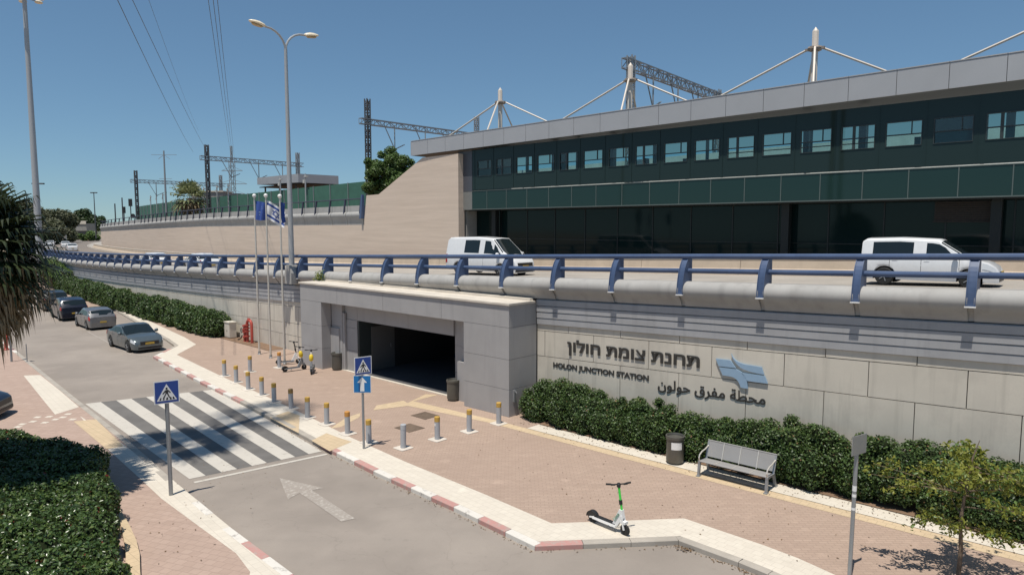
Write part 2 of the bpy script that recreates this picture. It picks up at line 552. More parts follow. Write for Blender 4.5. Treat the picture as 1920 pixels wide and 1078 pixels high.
# facade line of the station (straight): t to the left, off towards the tracks behind
FH = R(47.1)
FA = (20.2355, 29.9)
def FP(t, off=0.0, z=0.0):
    return (FA[0] - math.sin(FH) * t + math.cos(FH) * off, FA[1] + math.cos(FH) * t + math.sin(FH) * off, z + UP)

# ------------------------------------------------------------------ foliage
def leaves(name, P, N, size, mats, parent=None, aspect=.55, seed=1, pick=None, droop=0.0, jitter=.7):
    rng = np.random.default_rng(seed)
    n = len(P)
    N = N + rng.normal(0, jitter, (n, 3)); N /= np.linalg.norm(N, axis=1)[:, None] + 1e-9
    A = rng.normal(0, 1, (n, 3)); T = np.cross(N, A); T /= np.linalg.norm(T, axis=1)[:, None] + 1e-9
    B = np.cross(N, T)
    L = size * rng.uniform(.65, 1.3, n)[:, None]
    fold = N * L * .12
    V = np.stack([P - T * L * .5, P + B * L * aspect * .5 + fold, P + T * L * .5 - N * L * droop, P - B * L * aspect * .5 + fold], 1).reshape(-1, 3)
    me = bpy.data.meshes.new(name)
    me.vertices.add(4 * n); me.vertices.foreach_set('co', V.astype(np.float32).ravel())
    me.loops.add(6 * n); me.polygons.add(2 * n)
    base = (np.arange(n) * 4)[:, None]
    idx = (base + np.array([[0, 1, 2, 0, 2, 3]])).ravel()
    me.loops.foreach_set('vertex_index', idx.astype(np.int32))
    me.polygons.foreach_set('loop_start', (np.arange(2 * n) * 3).astype(np.int32))
    if pick is not None:
        me.polygons.foreach_set('material_index', np.repeat(pick, 2).astype(np.int32))
    for m in mats: me.materials.append(m)
    me.update(calc_edges=True)
    o = bpy.data.objects.new(name, me); COL.objects.link(o)
    if parent is not None: o.parent = parent
    return o

def lobe_points(lobes, dens, seed=1, zmin=-1e9, depth=.10, cull=.82):
    """points scattered in the skin of a union of ellipsoids"""
    rng = np.random.default_rng(seed)
    Ls = np.array([l for l in lobes], float)
    P = []; N = []
    for i, l in enumerate(Ls):
        c, r = l[:3], l[3:]
        area = 4 * math.pi * ((r[0] * r[1]) ** 1.6 / 3 + (r[0] * r[2]) ** 1.6 / 3 + (r[1] * r[2]) ** 1.6 / 3) ** (1 / 1.6)
        n = max(4, int(area * dens))
        d = rng.normal(0, 1, (n, 3)); d /= np.linalg.norm(d, axis=1)[:, None]
        k = 1 - np.abs(rng.normal(0, depth, n)) + rng.uniform(0, .07, n)
        p = c + d * r * k[:, None]
        nn = d / r; nn /= np.linalg.norm(nn, axis=1)[:, None]
        ok = p[:, 2] > zmin
        near = np.where((np.abs(Ls[:, :3] - c) < (Ls[:, 3:] + r)).all(1))[0]
        for j in near:
            if j == i: continue
            q = (p - Ls[j, :3]) / (Ls[j, 3:] * cull)
            ok &= (q * q).sum(1) > 1
        P.append(p[ok]); N.append(nn[ok])
    return np.concatenate(P), np.concatenate(N)

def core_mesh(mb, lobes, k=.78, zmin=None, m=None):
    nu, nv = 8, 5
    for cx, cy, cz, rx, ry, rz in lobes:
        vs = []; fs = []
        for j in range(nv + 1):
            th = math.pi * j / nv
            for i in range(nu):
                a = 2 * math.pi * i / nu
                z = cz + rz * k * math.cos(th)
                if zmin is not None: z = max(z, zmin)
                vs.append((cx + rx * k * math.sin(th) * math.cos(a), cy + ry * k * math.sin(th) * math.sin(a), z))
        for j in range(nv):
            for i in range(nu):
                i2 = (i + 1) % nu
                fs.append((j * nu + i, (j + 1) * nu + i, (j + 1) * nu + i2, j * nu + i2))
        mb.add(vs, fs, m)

def foliage_thing(name, label, cat, lobes, dens, size, mats, seed, zmin=-1e9, core=.78, loc=None, aspect=.55, group=None, pickp=None, depth=.10, part='foliage', cull=.82):
    """a bush or hedge: an Empty at its base with a leaf mesh and a twiggy core"""
    L = np.array(lobes)
    base = loc or (float(L[:, 0].mean()), float(L[:, 1].mean()), 0.0)
    t = thing(name, label, cat, base, 0, group)
    loc3 = np.array(base)
    P, N = lobe_points(lobes, dens, seed, zmin, depth, cull)
    N = N * .7 + np.array([0, 0, .45])
    pick = None
    if pickp: pick = np.random.default_rng(seed + 5).choice(len(pickp), len(P), p=pickp)
    leaves(part, P - loc3, N, size, mats, t, aspect, seed, pick)
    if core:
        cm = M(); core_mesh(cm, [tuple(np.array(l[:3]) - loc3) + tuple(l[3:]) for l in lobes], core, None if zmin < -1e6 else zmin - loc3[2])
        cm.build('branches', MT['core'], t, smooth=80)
    return t

# ================================================================== GROUND, STREET, PAVEMENTS
mb = M(); mb.sheet([(-900, -60), (500, -60), (500, 1500), (-900, 1500)], -.30)
struct(mb.build('ground', MT['ground'], normals=False))

KR = [(-62.0, 84.0), (-45.0, 65.2), (-33.2, 52.6), (-34.90, 59.24), (-21.92, 42.78), (-20.20, 40.44), (-19.74, 37.06), (-14.38, 30.95), (-11.12, 27.38), (-8.55, 24.46), (-6.29, 21.82), (-4.06, 19.41), (-1.49, 16.82), (0.51, 14.69), (3.79, 14.97), (4.82, 13.95), (5.26, 13.44), (7.6, 9.9), (9.6, 7.7), (16, 1)]
KL = [(-95, 114), (-60, 74), (-32.90, 43.41), (-25.16, 35.29), (-17.02, 26.71), (-12.86, 22.33), (-9.58, 18.73), (-6.70, 15.67), (-4.49, 13.46), (-3.6, 12.0), (-3.15, 11.0), (-3.0, 9.5), (-3.0, 1)]
mb = M(); mb.sheet([(-110, 125), (-100, 90), (-40, 20), (-8, 0), (26, 0), (16, 22), (-20, 52), (-50, 90)], -.12)
struct(mb.build('road', MT['asphalt'], normals=False))

def offset_line(line, d):
    out = []
    for i, p in enumerate(line):
        a = Vector(line[max(0, i - 1)]); b = Vector(line[min(len(line) - 1, i + 1)]); p = Vector(p)
        if 0 < i < len(line) - 1:
            n1 = (p - a).normalized(); n2 = (b - p).normalized()
            n1 = Vector((-n1.y, n1.x)); n2 = Vector((-n2.y, n2.x))
            n = (n1 + n2); n = n / max(.35, n.length_squared / 2) if n.length > 1e-6 else n1
            n = n / 1.0
            k = n1 + n2
            k = k.normalized() / max(.4, (k.normalized()).dot(n1))
            out.append(tuple(p + k * d))
        else:
            t = (b - a).normalized()
            out.append(tuple(p + Vector((-t.y, t.x)) * d))
    return out

KW = .20
kri = offset_line(KR, KW)           # inner edge of the right kerb (towards the station)
wall_line = [C(s, .30)[:2] for s in srange(-13, 100, 6)]
mb = M()
mb.sheet(kri + wall_line, 0.0)
struct(mb.build('pavement', MT['paver'], normals=False))
kli = offset_line(KL, -KW)
mb = M(); mb.sheet(kli + [(-40, 1), (-120, 60), (-110, 120)], 0.0)
struct(mb.build('side_pavement', MT['paver_hex'], normals=False))

def kerb(line, side, pattern, name):
    """rows of kerb stones along a line; pattern(distance) picks white, red or plain"""
    mb = M(); d = 0.0; L = 1.0
    for a, b in zip(line, line[1:]):
        a = Vector(a); b = Vector(b); ln = (b - a).length; n = max(1, round(ln / L)); t = (b - a) / ln
        nn = Vector((-t.y, t.x)) * side
        for i in range(n):
            p = a + t * (ln * i / n + .006); q = a + t * (ln * (i + 1) / n - .006)
            z = .006 + random.uniform(-.004, .004)
            c = .018
            pts = [p, q]
            prof = [(0, -.2), (0, z - c), (c, z), (KW, z), (KW, -.2)]
            vs = [(*(p + nn * u), zz) for u, zz in prof] + [(*(q + nn * u), zz) for u, zz in prof]
            fs = [(k, (k + 1) % 5, 5 + (k + 1) % 5, 5 + k) for k in range(5)] + [(0, 1, 2, 3, 4), (9, 8, 7, 6, 5)]
            mb.add(vs, fs, pattern((p + q) / 2, d + ln * (i + .5) / n))
        d += ln
    for a, b, c in zip(line, line[1:], line[2:]):
        t1 = (Vector(b) - Vector(a)).normalized(); t2 = (Vector(c) - Vector(b)).normalized(); b = Vector(b)
        n1 = Vector((-t1.y, t1.x)) * side; n2 = Vector((-t2.y, t2.x)) * side
        if (n1 - n2).length > .12:
            q = [tuple(b), tuple(b + n1 * KW), tuple(b + (n1 + n2).normalized() * KW * 1.02), tuple(b + n2 * KW)]
            mb.prism(q, -.2, .003, pattern(b + n1 * .1, d))
    return struct(mb.build(name, [MT['kerb_white'], MT['kerb_red'], MT['kerb_plain']]))
def pat_r(p, d):
    if p.x < -20 or p.x > 1.9: return 2
    if -12.5 < p.x < -6.2: return 2 if p.x > -11 else int(d / 1.0) % 2
    if p.y < 15 and .4 < p.x < 1.9: return 1
    return int(d / 1.0) % 2
kerb(KR, 1, pat_r, 'kerb')
kerb(KL, -1, lambda p, d: int(d / 1.0) % 2 if (p.x > -8.9 or p.y > 38) else 2, 'side_kerb')

# pale border bands along the kerbs
bri = offset_line(KR, 1.12)
mb = M()
i0 = 3
for k in range(i0, len(KR) - 2):
    mb.add([(*kri[k], .004), (*kri[k + 1], .004), (*bri[k + 1], .004), (*bri[k], .004)], [(0, 1, 2, 3)])
struct(mb.build('border_paving', MT['border'], normals=False))
mb = M()
mb.sheet([(-10.34, 18.57), (-9.21, 17.36), (-7.47, 15.70), (-6.03, 14.34), (-5.41, 13.53), (-5.0, 12.0), (-4.85, 10), (-3.2, 10), (-3.3, 11.0), (-3.75, 12.0), (-4.54, 13.46), (-6.72, 15.67), (-9.61, 18.73)], .004)
mb.sheet([(-23.40, 32.20), (-22.69, 32.32), (-19.87, 29.40), (-17.12, 26.47), (-17.35, 25.39), (-18.90, 27.13)], .004)
for q in ((-17.54, 24.46), (-17.77, 25.03), (-17.01, 24.33), (-17.38, 25.10), (-16.90, 24.74), (-16.81, 25.03), (-16.90, 25.46), (-17.52, 25.92), (-16.27, 24.74), (-17.60, 23.79), (-17.69, 24.12)):
    mb.box(q[0] - .11, q[0] + .11, q[1] - .10, q[1] + .10, -.01, .0045)
mb.sheet([(-16.26, 25.17), (-12.85, 21.93), (-9.61, 18.73), (-10.34, 18.57), (-12.81, 21.18)], .004)
struct(mb.build('side_border_paving', MT['border'], normals=False))

# pale and yellow bands beside the planting
def band(name, s0, s1, u0, u1, z, m):
    mb = M(); ss = srange(s0, s1, 1.5)
    for a, b in zip(ss, ss[1:]):
        mb.add([C(a, u0, z), C(b, u0, z), C(b, u1, z), C(a, u1, z)], [(0, 1, 2, 3)])
    return struct(mb.build(name, m, normals=False))
band('planting_border', -9, 12.6, -2.15, -1.52, .012, MT['border'])
mb = M()
ss = srange(-9, 14.2, 1.5)
for a, b in zip(ss, ss[1:]):
    mb.add([C(a, -2.55, .005), C(b, -2.55, .005), C(b, -2.16, .005), C(a, -2.16, .005)], [(0, 1, 2, 3)])
mb.sheet([C(14.2, -2.55)[:2], C(14.2, -2.16)[:2], (-4.03, 27.38), (-4.33, 26.79)], .005)
mb.sheet([(-4.33, 26.79), (-4.03, 27.38), (-3.12, 28.45), (-3.68, 28.54)], .006)
mb.sheet([(-4.04, 26.71), (-4.44, 27.47), (-5.40, 26.71), (-5.39, 26.00)], .0065)
mb.sheet([(-5.80, 25.61), (-5.71, 25.03), (-6.08, 23.79), (-6.41, 23.60), (-6.21, 24.95)], .005)
mb.sheet([(-6.68, 22.21), (-6.41, 23.04), (-5.75, 22.44), (-5.31, 22.10), (-5.79, 21.13)], .0075)
mb.sheet([(-9.06, 24.95), (-8.65, 25.84), (-8.01, 25.24), (-7.37, 23.04)], .0075)
mb.sheet([(-16.05, 24.46), (-15.40, 24.74), (-12.63, 21.65), (-12.99, 21.33)], .0075)
struct(mb.build('tactile_paving', MT['tactile'], normals=False))
# planting soil
mb = M()
ss = srange(-9, 12.6, 1.5)
for a, b in zip(ss, ss[1:]): mb.add([C(a, -1.52, .03), C(b, -1.52, .03), C(b, .1, .03), C(a, .1, .03)], [(0, 1, 2, 3)])
ss = srange(33.5, 95, 3)
for a, b in zip(ss, ss[1:]): mb.add([C(a, -.95, .02), C(b, -.95, .02), C(b, .1, .02), C(a, .1, .02)], [(0, 1, 2, 3)])
struct(mb.build('soil', MT['soil'], normals=False))

# zebra crossing and arrow
def lerp2(a, b, t): return (a[0] + (b[0] - a[0]) * t, a[1] + (b[1] - a[1]) * t)
za, zb_, zc, zd_ = (-17.47, 27.41), (-13.19, 29.90), (-9.27, 19.05), (-6.13, 21.48)
mb = M()
mb.sheet([za, zb_, zd_, zc], -.116, 1)
for k in range(5):
    t0, t1 = 2 * k / 9, (2 * k + 1) / 9
    a0 = lerp2(za, zb_, t0); a1 = lerp2(za, zb_, t1); b1 = lerp2(zc, zd_, t1); b0 = lerp2(zc, zd_, t0)
    mb.sheet([a0, a1, b1, b0], -.112, 0)
e = lerp2(zc, za, -.026); f = lerp2(zd_, zb_, -.026)
e2 = lerp2(zc, za, -.038); f2 = lerp2(zd_, zb_, -.038)
mb.sheet([e2, e, f, f2], -.112, 0)
struct(mb.build('road_crossing_marking', [MT['zebra'], MT['zebra_dark']], normals=False))
mb = M()
mb.sheet([(-6.71, 19.13), (-5.96, 17.59), (-5.78, 18.02), (-4.19, 16.20), (-3.90, 16.39), (-5.50, 18.21), (-5.22, 18.37)], -.112)
struct(mb.build('road_arrow_marking', MT['old_paint'], normals=False))
mb = M()
for a, b in (((-29.25, 46.64), (-21.59, 38.17)), ((-21.59, 38.17), (-20.13, 37.69))):
    d = (Vector(b) - Vector(a)).normalized(); n = Vector((-d.y, d.x)) * .06
    mb.sheet([tuple(Vector(a) - n), tuple(Vector(b) - n), tuple(Vector(b) + n), tuple(Vector(a) + n)], -.113)
struct(mb.build('parking_line_marking', MT['old_paint'], normals=False))

# ================================================================== RETAINING WALL UNDER THE ELEVATED ROAD
WB = C(10, 0)
wall = thing('retaining_wall', 'pale panelled retaining wall below the elevated road, with grey stepped cornice', 'wall', WB)
CZ0 = lambda s: zr(s) - 2.68            # bottom of the cornice
CZ1 = lambda s: zr(s) - 1.72
def wall_panels(mb, s0, s1, off=0.0):
    """rows of panels with open joints"""
    g = .011
    rows = [(-.2, lambda s: .66 + .04 * zr(s)), (lambda s: .66 + .04 * zr(s), lambda s: CZ0(s) - 1.24), (lambda s: CZ0(s) - 1.24, lambda s: CZ0(s) - .26), (lambda s: CZ0(s) - .26, CZ0)]
    fz = lambda z: z if callable(z) else (lambda s, z=z: z)
    for i, (a, b) in enumerate(rows):
        a = fz(a); b = fz(b)
        ph = 0 if i % 2 == 0 else 1.13
        k = math.floor((s0 - ph) / 2.27)
        while True:
            p = max(s0, ph + 2.27 * k); q = min(s1, ph + 2.27 * (k + 1)); k += 1
            if p >= s1: break
            if q - p < .05: continue
            du = random.uniform(-.004, .004)
            cbox(mb, p + g, q - g, .06 + du, .16, (lambda s: a(s) + g), (lambda s: b(s) - g))
mb = M(); wall_panels(mb, -11.5, 14.0); wall_panels(mb, 28.72, 130)
mb.build('wall_panels', MT['wall'], wall, world=True)
mb = M()
for a, b in ((-11.5, 14.0), (28.72, 130)):
    for p, q in zip(srange(a, b, 2), srange(a, b, 2)[1:]): cbox(mb, p, q, .10, .6, -.25, lambda s: zr(s) - 1.5)
for p, q in zip(srange(14, 16.5, 1.25), srange(14, 16.5, 1.25)[1:]): cbox(mb, p, q, .10, .6, -.25, lambda s: zr(s) - 1.5)
for p, q in zip(srange(26.2, 28.72, 1.26), srange(26.2, 28.72, 1.26)[1:]): cbox(mb, p, q, .10, .6, -.25, lambda s: zr(s) - 1.5)
mb.build('backing', MT['joint'], wall, world=True)
mb = M()
for a, b in ((-11.5, 13.97), (28.76, 130)):
    ss = srange(a, b, 2.4)
    for k in range(4):
        u = -.012 * k if k < 2 else -.03
        z0 = -2.68 + .24 * (3 - k)
        prof = [(.2, z0 + .004), (.0 - .014 * (3 - k) , z0 + .004), (.0 - .014 * (3 - k), z0 + .21), (.03, z0 + .236), (.2, z0 + .236)]
        sweep(mb, prof, ss, zr)
mb.build('cornice', MT['cornice'], wall, world=True)

# rounded parapet
par = thing('bridge_parapet', 'rounded grey concrete parapet panels along the near edge of the elevated road', 'parapet', C(10, 0, zr(10) - 1.7))
PP = [(.36, -.90), (.06, -.885), (-.07, -.905), (-.17, -.955), (-.245, -1.04), (-.28, -1.14), (-.275, -1.24), (-.23, -1.34), (-.15, -1.44), (-.06, -1.54), (.02, -1.70), (.36, -1.70)]
mb = M()
k = -5
while k * 2.6 < 150:
    a = k * 2.6 + .07; b = (k + 1) * 2.6 - .07
    sweep(mb, PP, [a, (a + b) / 2, b], zr)
    sweep(mb, [(.33, -.90), (.06, -.95), (-.10, -1.04), (-.19, -1.14), (-.19, -1.24), (-.12, -1.36), (.03, -1.54), (.05, -1.69), (.33, -1.69)], [k * 2.6 - .08, k * 2.6 + .08], zr)
    k += 1
mb.build('parapet_panels', MT['parapet'], par, smooth=50, world=True)

# blue railing
rail = thing('blue_railing', 'blue steel railing with curved fin posts and two tubes on the near parapet', 'railing', C(10, 0, zr(10) - 1.2))
for name, du, dz, r in (('top_rail', .10, -.09, .088), ('middle_rail', .12, -.55, .082)):
    mb = M(); mb.tube([C(s, du, zr(s) + dz) for s in srange(-11, 150, 2.6)], r, 10)
    mb.build(name, MT['blue'], rail, smooth=True, world=True)
mb = M()
FIN = [(.27 - .57 * math.sin(R(90 - 7.5 * i)), -1.29 + 1.21 * math.cos(R(90 - 7.5 * i))) for i in range(13)] + [(.30, -.06), (.33, -.09), (.34, -.5), (.34, -.92), (.06, -.92), (-.12, -1.0), (-.22, -1.29)]
NF = len(FIN)
def post(s, o=0):
    mb = M(); z = zr(s); w = .105
    for t in (-w, w - .022):
        mb.add([C(s + t, u, z + dz) for u, dz in FIN] + [C(s + t + .022, u, z + dz) for u, dz in FIN],
               [tuple(range(NF)), tuple(range(2 * NF - 1, NF - 1, -1))] + [(i, (i + 1) % NF, NF + (i + 1) % NF, NF + i) for i in range(NF)])
    for i in range(12):
        a = FIN[i]; b = FIN[i + 1]
        mb.add([C(s - w, a[0] + .03, z + a[1]), C(s + w, a[0] + .03, z + a[1]), C(s + w, b[0] + .03, z + b[1]), C(s - w, b[0] + .03, z + b[1]),
                C(s - w, a[0] + .05, z + a[1]), C(s + w, a[0] + .05, z + a[1]), C(s + w, b[0] + .05, z + b[1]), C(s - w, b[0] + .05, z + b[1])],
               [(0, 1, 2, 3), (7, 6, 5, 4), (0, 4, 5, 1), (2, 6, 7, 3)])
    p = mb.build('post', MT['blue'], rail, smooth=30, world=True)
    mb = M(); cbox(mb, s - .12, s + .12, -.33, -.14, lambda q: zr(q) - 1.325, lambda q: zr(q) - 1.295)
    mb.build('foot_plate', MT['white'], p)
    for ob in p.children:
        w0 = Vector(rail['base'])
        for v in ob.data.vertices: v.co -= w0
for k in range(-3, 52): post(k * 2.6)

# deck surface, verge and far barrier
mb = M()
ss = srange(-13, 330, 3)
sweep(mb, [(.3, 0), (16.6, 0)], ss, zd, closed=False)
struct(mb.build('deck_road', MT['deck_asphalt'], normals=False))
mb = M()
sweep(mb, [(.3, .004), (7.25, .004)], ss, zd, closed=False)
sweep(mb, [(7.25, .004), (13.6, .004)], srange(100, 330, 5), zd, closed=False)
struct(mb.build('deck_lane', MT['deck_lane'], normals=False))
mb = M()
for u, d in ((1.6, .004), (13.3, 0)):
    sweep(mb, [(u, .005 + d), (u + .14, .005 + d)], ss, zd, closed=False)
for s in srange(-6, 250, 9):
    sweep(mb, [(7.3, .005), (7.43, .005)], [s, s + 3], zd, closed=False)
struct(mb.build('lane_marking', MT['zebra'], normals=False))
bar = thing('concrete_barrier', 'long tan concrete road barrier in front of the station glass', 'barrier', C(10, 14.3, zd(10)))
mb = M()
BP = [(13.75, -.02), (13.77, .16), (13.96, .34), (14.02, .78), (14.20, .78), (14.26, .34), (14.4, .16), (14.42, -.02)]
s = -12.0
while s < 178:
    sweep(mb, BP, [s + .01, s + 3, s + 5.99], zd); s += 6
mb.build('barrier_body', MT['barrier'], bar, world=True)
mb = M()
for p, q in zip(srange(-12, 178, 5), srange(-12, 178, 5)[1:]):
    cbox(mb, p, q, 13.99, 14.23, lambda s: zd(s) + .782, lambda s: zd(s) + .86)
mb.build('barrier_cap', MT['coping'], bar, world=True)

# ================================================================== UNDERPASS ENTRANCE
PS, PU = 21.36, -1.5
ent = thing('underpass_entrance', 'grey clad pedestrian underpass entrance with a dark open doorway', 'entrance', C(PS, PU), rot_at(PS))
g = .006
def panels(mb, x0, x1, y0, y1, zs, xs=None):
    xs = xs or [x0, x1]
    for za, zb2 in zip(zs, zs[1:]):
        for a, b in zip(xs, xs[1:]): mb.box(a + g, b - g, y0, y1, za + g, zb2 - g)
ROWS = [0, 1.03, 2.17, 3.37]
mb = M()
panels(mb, -7.35, -5.4, 0, .55, ROWS)
panels(mb, 4.9, 7.35, 0, .55, ROWS)
panels(mb, -7.35, 7.35, 0, .55, [3.37, 4.2], [-7.35, -4.0, -.35, 3.6, 7.35])
panels(mb, 6.9, 7.352, .55, 1.56, ROWS + [4.2], None)
panels(mb, -7.352, -6.9, .55, 1.56, ROWS + [4.2], None)
mb.build('outer_frame', MT['clad'], ent)
mb = M()
mb.box(-7.33, -5.42, .02, 1.6, -.1, 4.18); mb.box(4.92, 7.33, .02, 1.6, -.1, 4.18); mb.box(-5.42, 4.92, .02, 1.6, 3.39, 4.18)
mb.build('frame_joints', MT['joint'], ent)
mb = M()
mb.box(-7.41, 7.41, -.06, 1.42, 4.2, 4.275)
mb.box(-7.3, 7.3, 1.22, 1.40, 4.275, 4.36)
mb.build('roof_coping', MT['coping'], ent)
mb = M()
panels(mb, -5.4, -4.45, .57, 1.0, ROWS); panels(mb, -4.45, -3.4, .72, 1.1, [0, 1.03, 2.17, 2.56]); panels(mb, -4.45, -3.4, .74, 1.1, [2.56, 3.37]); panels(mb, -5.4, -4.66, .50, .57, [0, 2.08])
panels(mb, 3.5, 4.1, .82, 1.2, ROWS); panels(mb, 4.1, 4.9, .62, 1.2, ROWS)
panels(mb, -3.4, 3.5, .74, 1.1, [2.56, 3.37], [-3.4, .5, 3.5])
mb.box(4.08, 4.9, .40, .62, 0, 1.62)
mb.build('inner_frame', MT['clad'], ent)
mb = M(); mb.box(-4.5, -4.3, .60, .70, 0, 2.86); mb.build('recess_post', MT['clad'], ent)
mb = M(); mb.box(-3.42, -3.28, .75, 1.6, 0, 2.56); mb.build('door_jamb', MT['mullion'], ent)
mb = M(); mb.box(3.48, 3.56, .9, 1.6, 0, 2.56); mb.build('door_jamb', MT['mullion'], ent)
mb = M(); mb.box(-5.4, 4.9, .55, .7, .0, .03)
mb.build('threshold', MT['border'], ent)
mb = M()
mb.box(-4.3, 4.6, .70, 16, .01, .02)
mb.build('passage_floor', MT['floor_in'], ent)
mb = M()
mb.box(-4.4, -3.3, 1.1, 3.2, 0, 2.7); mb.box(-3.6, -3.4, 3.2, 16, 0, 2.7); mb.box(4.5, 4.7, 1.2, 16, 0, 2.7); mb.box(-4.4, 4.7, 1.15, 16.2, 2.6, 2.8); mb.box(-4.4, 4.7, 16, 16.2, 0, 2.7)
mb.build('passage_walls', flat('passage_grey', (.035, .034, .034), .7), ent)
dr = M(); dr.box(-3.29, -3.25, 1.45, 2.85, .03, 2.2)
d_o = dr.build('side_door', flat('door_grey', (.12, .12, .12), .6), ent)
dr = M(); dr.bar((-3.23, 2.6, 1.05), (-3.23, 2.6, 1.25), .03); dr.build('handle', MT['galv'], d_o)
tp = M(); tp.tube([(7.42, .25, .95), (7.47, .25, .95), (7.5, .25, .9)], .02, 6); tp.box(7.35, 7.42, .21, .29, .55, 1.0)
tp.build('standpipe', MT['galv'], ent)

# ================================================================== LETTERING AND EMBLEM ON THE WALL
def text_mesh(body, h_target, extrude, bevel, width=None):
    c = bpy.data.curves.new('text', 'FONT'); c.body = body; c.size = 1; c.extrude = extrude; c.bevel_depth = bevel; c.bevel_resolution = 0
    c.resolution_u = 4
    o = bpy.data.objects.new('text', c); COL.objects.link(o)
    bpy.context.view_layer.update()
    me = bpy.data.meshes.new_from_object(o.evaluated_get(bpy.context.evaluated_depsgraph_get()))
    bpy.data.objects.remove(o)
    co = np.array([v.co for v in me.vertices])
    lo = co.min(0); hi = co.max(0)
    k = h_target / (hi[1] - lo[1]); kx = width / (hi[0] - lo[0]) if width else k
    kz = .012 / max(hi[2], 1e-6)
    vs = [((v[0] - (lo[0] + hi[0]) / 2) * kx, (v[1] - lo[1]) * k, v[2] * kz) for v in co]
    fs = [tuple(p.vertices) for p in me.polygons]
    bpy.data.meshes.remove(me)
    return vs, fs
def wall_sign(name, label, body, s0, s1, z, h, ex, bev, m, cat='lettering', slope=.022, stand=.024):
    """raised letters between stations s0 (left) and s1 (right) on the wall"""
    sm = (s0 + s1) / 2
    p = C(sm, .06)
    q = Vector(C(s1, .06)) - Vector(C(s0, .06)); w = q.length
    t = thing(name, label, cat, (p[0], p[1], z), math.atan2(q.y, q.x))
    vs, fs = text_mesh(body, h, ex, bev, w)
    # one part for each word: group loose pieces that lie close together
    par_ = list(range(len(vs)))
    def find(i):
        while par_[i] != i: par_[i] = par_[par_[i]]; i = par_[i]
        return i
    for f in fs:
        for q_ in f[1:]: par_[find(q_)] = find(f[0])
    comp = {}
    for i in range(len(vs)): comp.setdefault(find(i), []).append(i)
    spans = sorted((min(vs[i][0] for i in c), max(vs[i][0] for i in c), r) for r, c in comp.items())
    words = []; hi = -1e9
    for x0, x1, r in spans:
        if x0 - hi > h * .30: words.append([])
        words[-1].append(r); hi = max(hi, x1)
    for wd in words:
        keep = set(wd); idx = [i for i in range(len(vs)) if find(i) in keep]; mp_ = {i: k for k, i in enumerate(idx)}
        mb = M(); mb.add([(vs[i][0], -stand - vs[i][2], vs[i][1] + vs[i][0] * slope) for i in idx], [tuple(mp_[i] for i in f) for f in fs if f[0] in mp_])
        mb.build('word', m, t)
    pins = M()
    for i in range(6):
        x = -w * .45 + w * .9 * i / 5
        pins.bar((x, -.07, h * .5 + x * slope), (x, .01, h * .5 + x * slope), .015)
    return t
wall_sign('station_name_lettering', 'large dark raised Hebrew lettering on the pale wall, topmost line', '\u05df\u05d5\u05dc\u05d5\u05d7 \u05ea\u05de\u05d5\u05e6 \u05ea\u05e0\u05d7\u05ea', 12.52, 7.2, 2.390, .60, .03, .030, MT['letters'])
wall_sign('english_lettering', 'dark raised HOLON JUNCTION STATION lettering on the wall under the Hebrew line', 'HOLON JUNCTION STATION', 13.2, 9.05, 1.770, .25, .03, .045, MT['letters'], stand=.010)
AR = ['\uFEE3', '\uFEA4', '\uFEC4', '\uFE94', ' ', '\uFEE3', '\uFED4', '\uFEAE', '\uFED5', ' ', '\uFEA3', '\uFEEE', '\uFEDF', '\uFEEE', '\uFEE5']
wall_sign('arabic_lettering', 'dark raised Arabic lettering on the wall beneath the pale blue emblem', ''.join(AR[::-1]), 8.7, 5.05, 1.600, .46, .03, .018, MT['letters'], stand=.016)
lg = thing('railway_emblem', 'pale blue crossed track emblem raised on the wall right of the lettering', 'emblem', (*C(5.85, .06)[:2], 2.680), rot_at(5.85))
fr = lambda a, b, c: (a, -c, b + a * .02)
def smooth_curve(p0, p1, p2, n=7):
    return [tuple((1 - t) ** 2 * p0[i] + 2 * (1 - t) * t * p1[i] + t * t * p2[i] for i in (0, 1)) for t in [k / n for k in range(n + 1)]]
up = smooth_curve((-.30, .52), (-.22, .24), (.22, .22)) + [(.66, .20), (.74, -.02)] + smooth_curve((.74, -.02), (.24, .0), (.02, .10), 5)[1:] + smooth_curve((.02, .10), (-.24, .26), (-.30, .52), 5)[1:-1]
bands = [[(-.80, .30), (-.33, .30), (-.14, .075), (-.70, .075)],
         up,
         [(.04, -.05), (.76, -.05), (.86, -.28), (.24, -.28)],
         [(-.68, .04), (-.14, .04)] + smooth_curve((-.14, .04), (.12, .0), (.22, -.28), 5)[1:] + smooth_curve((.26, -.52), (.05, -.52), (.03, -.50), 3) + smooth_curve((.03, -.50), (-.05, -.22), (-.30, -.21), 5)[1:] + [(-.56, -.20)]]
for bnd in bands:
    mb = M(); mb.prism(bnd, .012, .06, 0, fr)
    mb.build('band', MT['logo'], lg)

# ================================================================== TAN WALL BEYOND THE DECK
tw = thing('far_retaining_wall', 'tall tan board marked retaining wall beside the station, sloping top', 'wall', C(45, 15.9, zd(45)))
mb = M()
FU = 15.35
top = [(35.33, 12.54), (39.67, 12.52), (45.86, 9.85), (47.77, 9.81), (48.19, 7.62)]
pts = [(s, z) for s, z in top]
for (sa, za2), (sb, zb3) in zip(pts, pts[1:]):
    n = 3
    for i in range(n):
        a = sa + (sb - sa) * i / n; b = sa + (sb - sa) * (i + 1) / n
        z_a = za2 + (zb3 - za2) * i / n; z_b = za2 + (zb3 - za2) * (i + 1) / n
        mb.hexa([C(a, FU, zd(a) - .3), C(b, FU, zd(b) - .3), C(b, FU + .6, zd(b) - .3), C(a, FU + .6, zd(a) - .3),
                 C(a, FU, z_a), C(b, FU, z_b), C(b, FU + .6, z_b), C(a, FU + .6, z_a)])
zl = lambda s: float(np.interp(s, [48, 86, 140, 200], [6.75, 6.6, 6.2, 5.8]))     # where the shaded coving begins
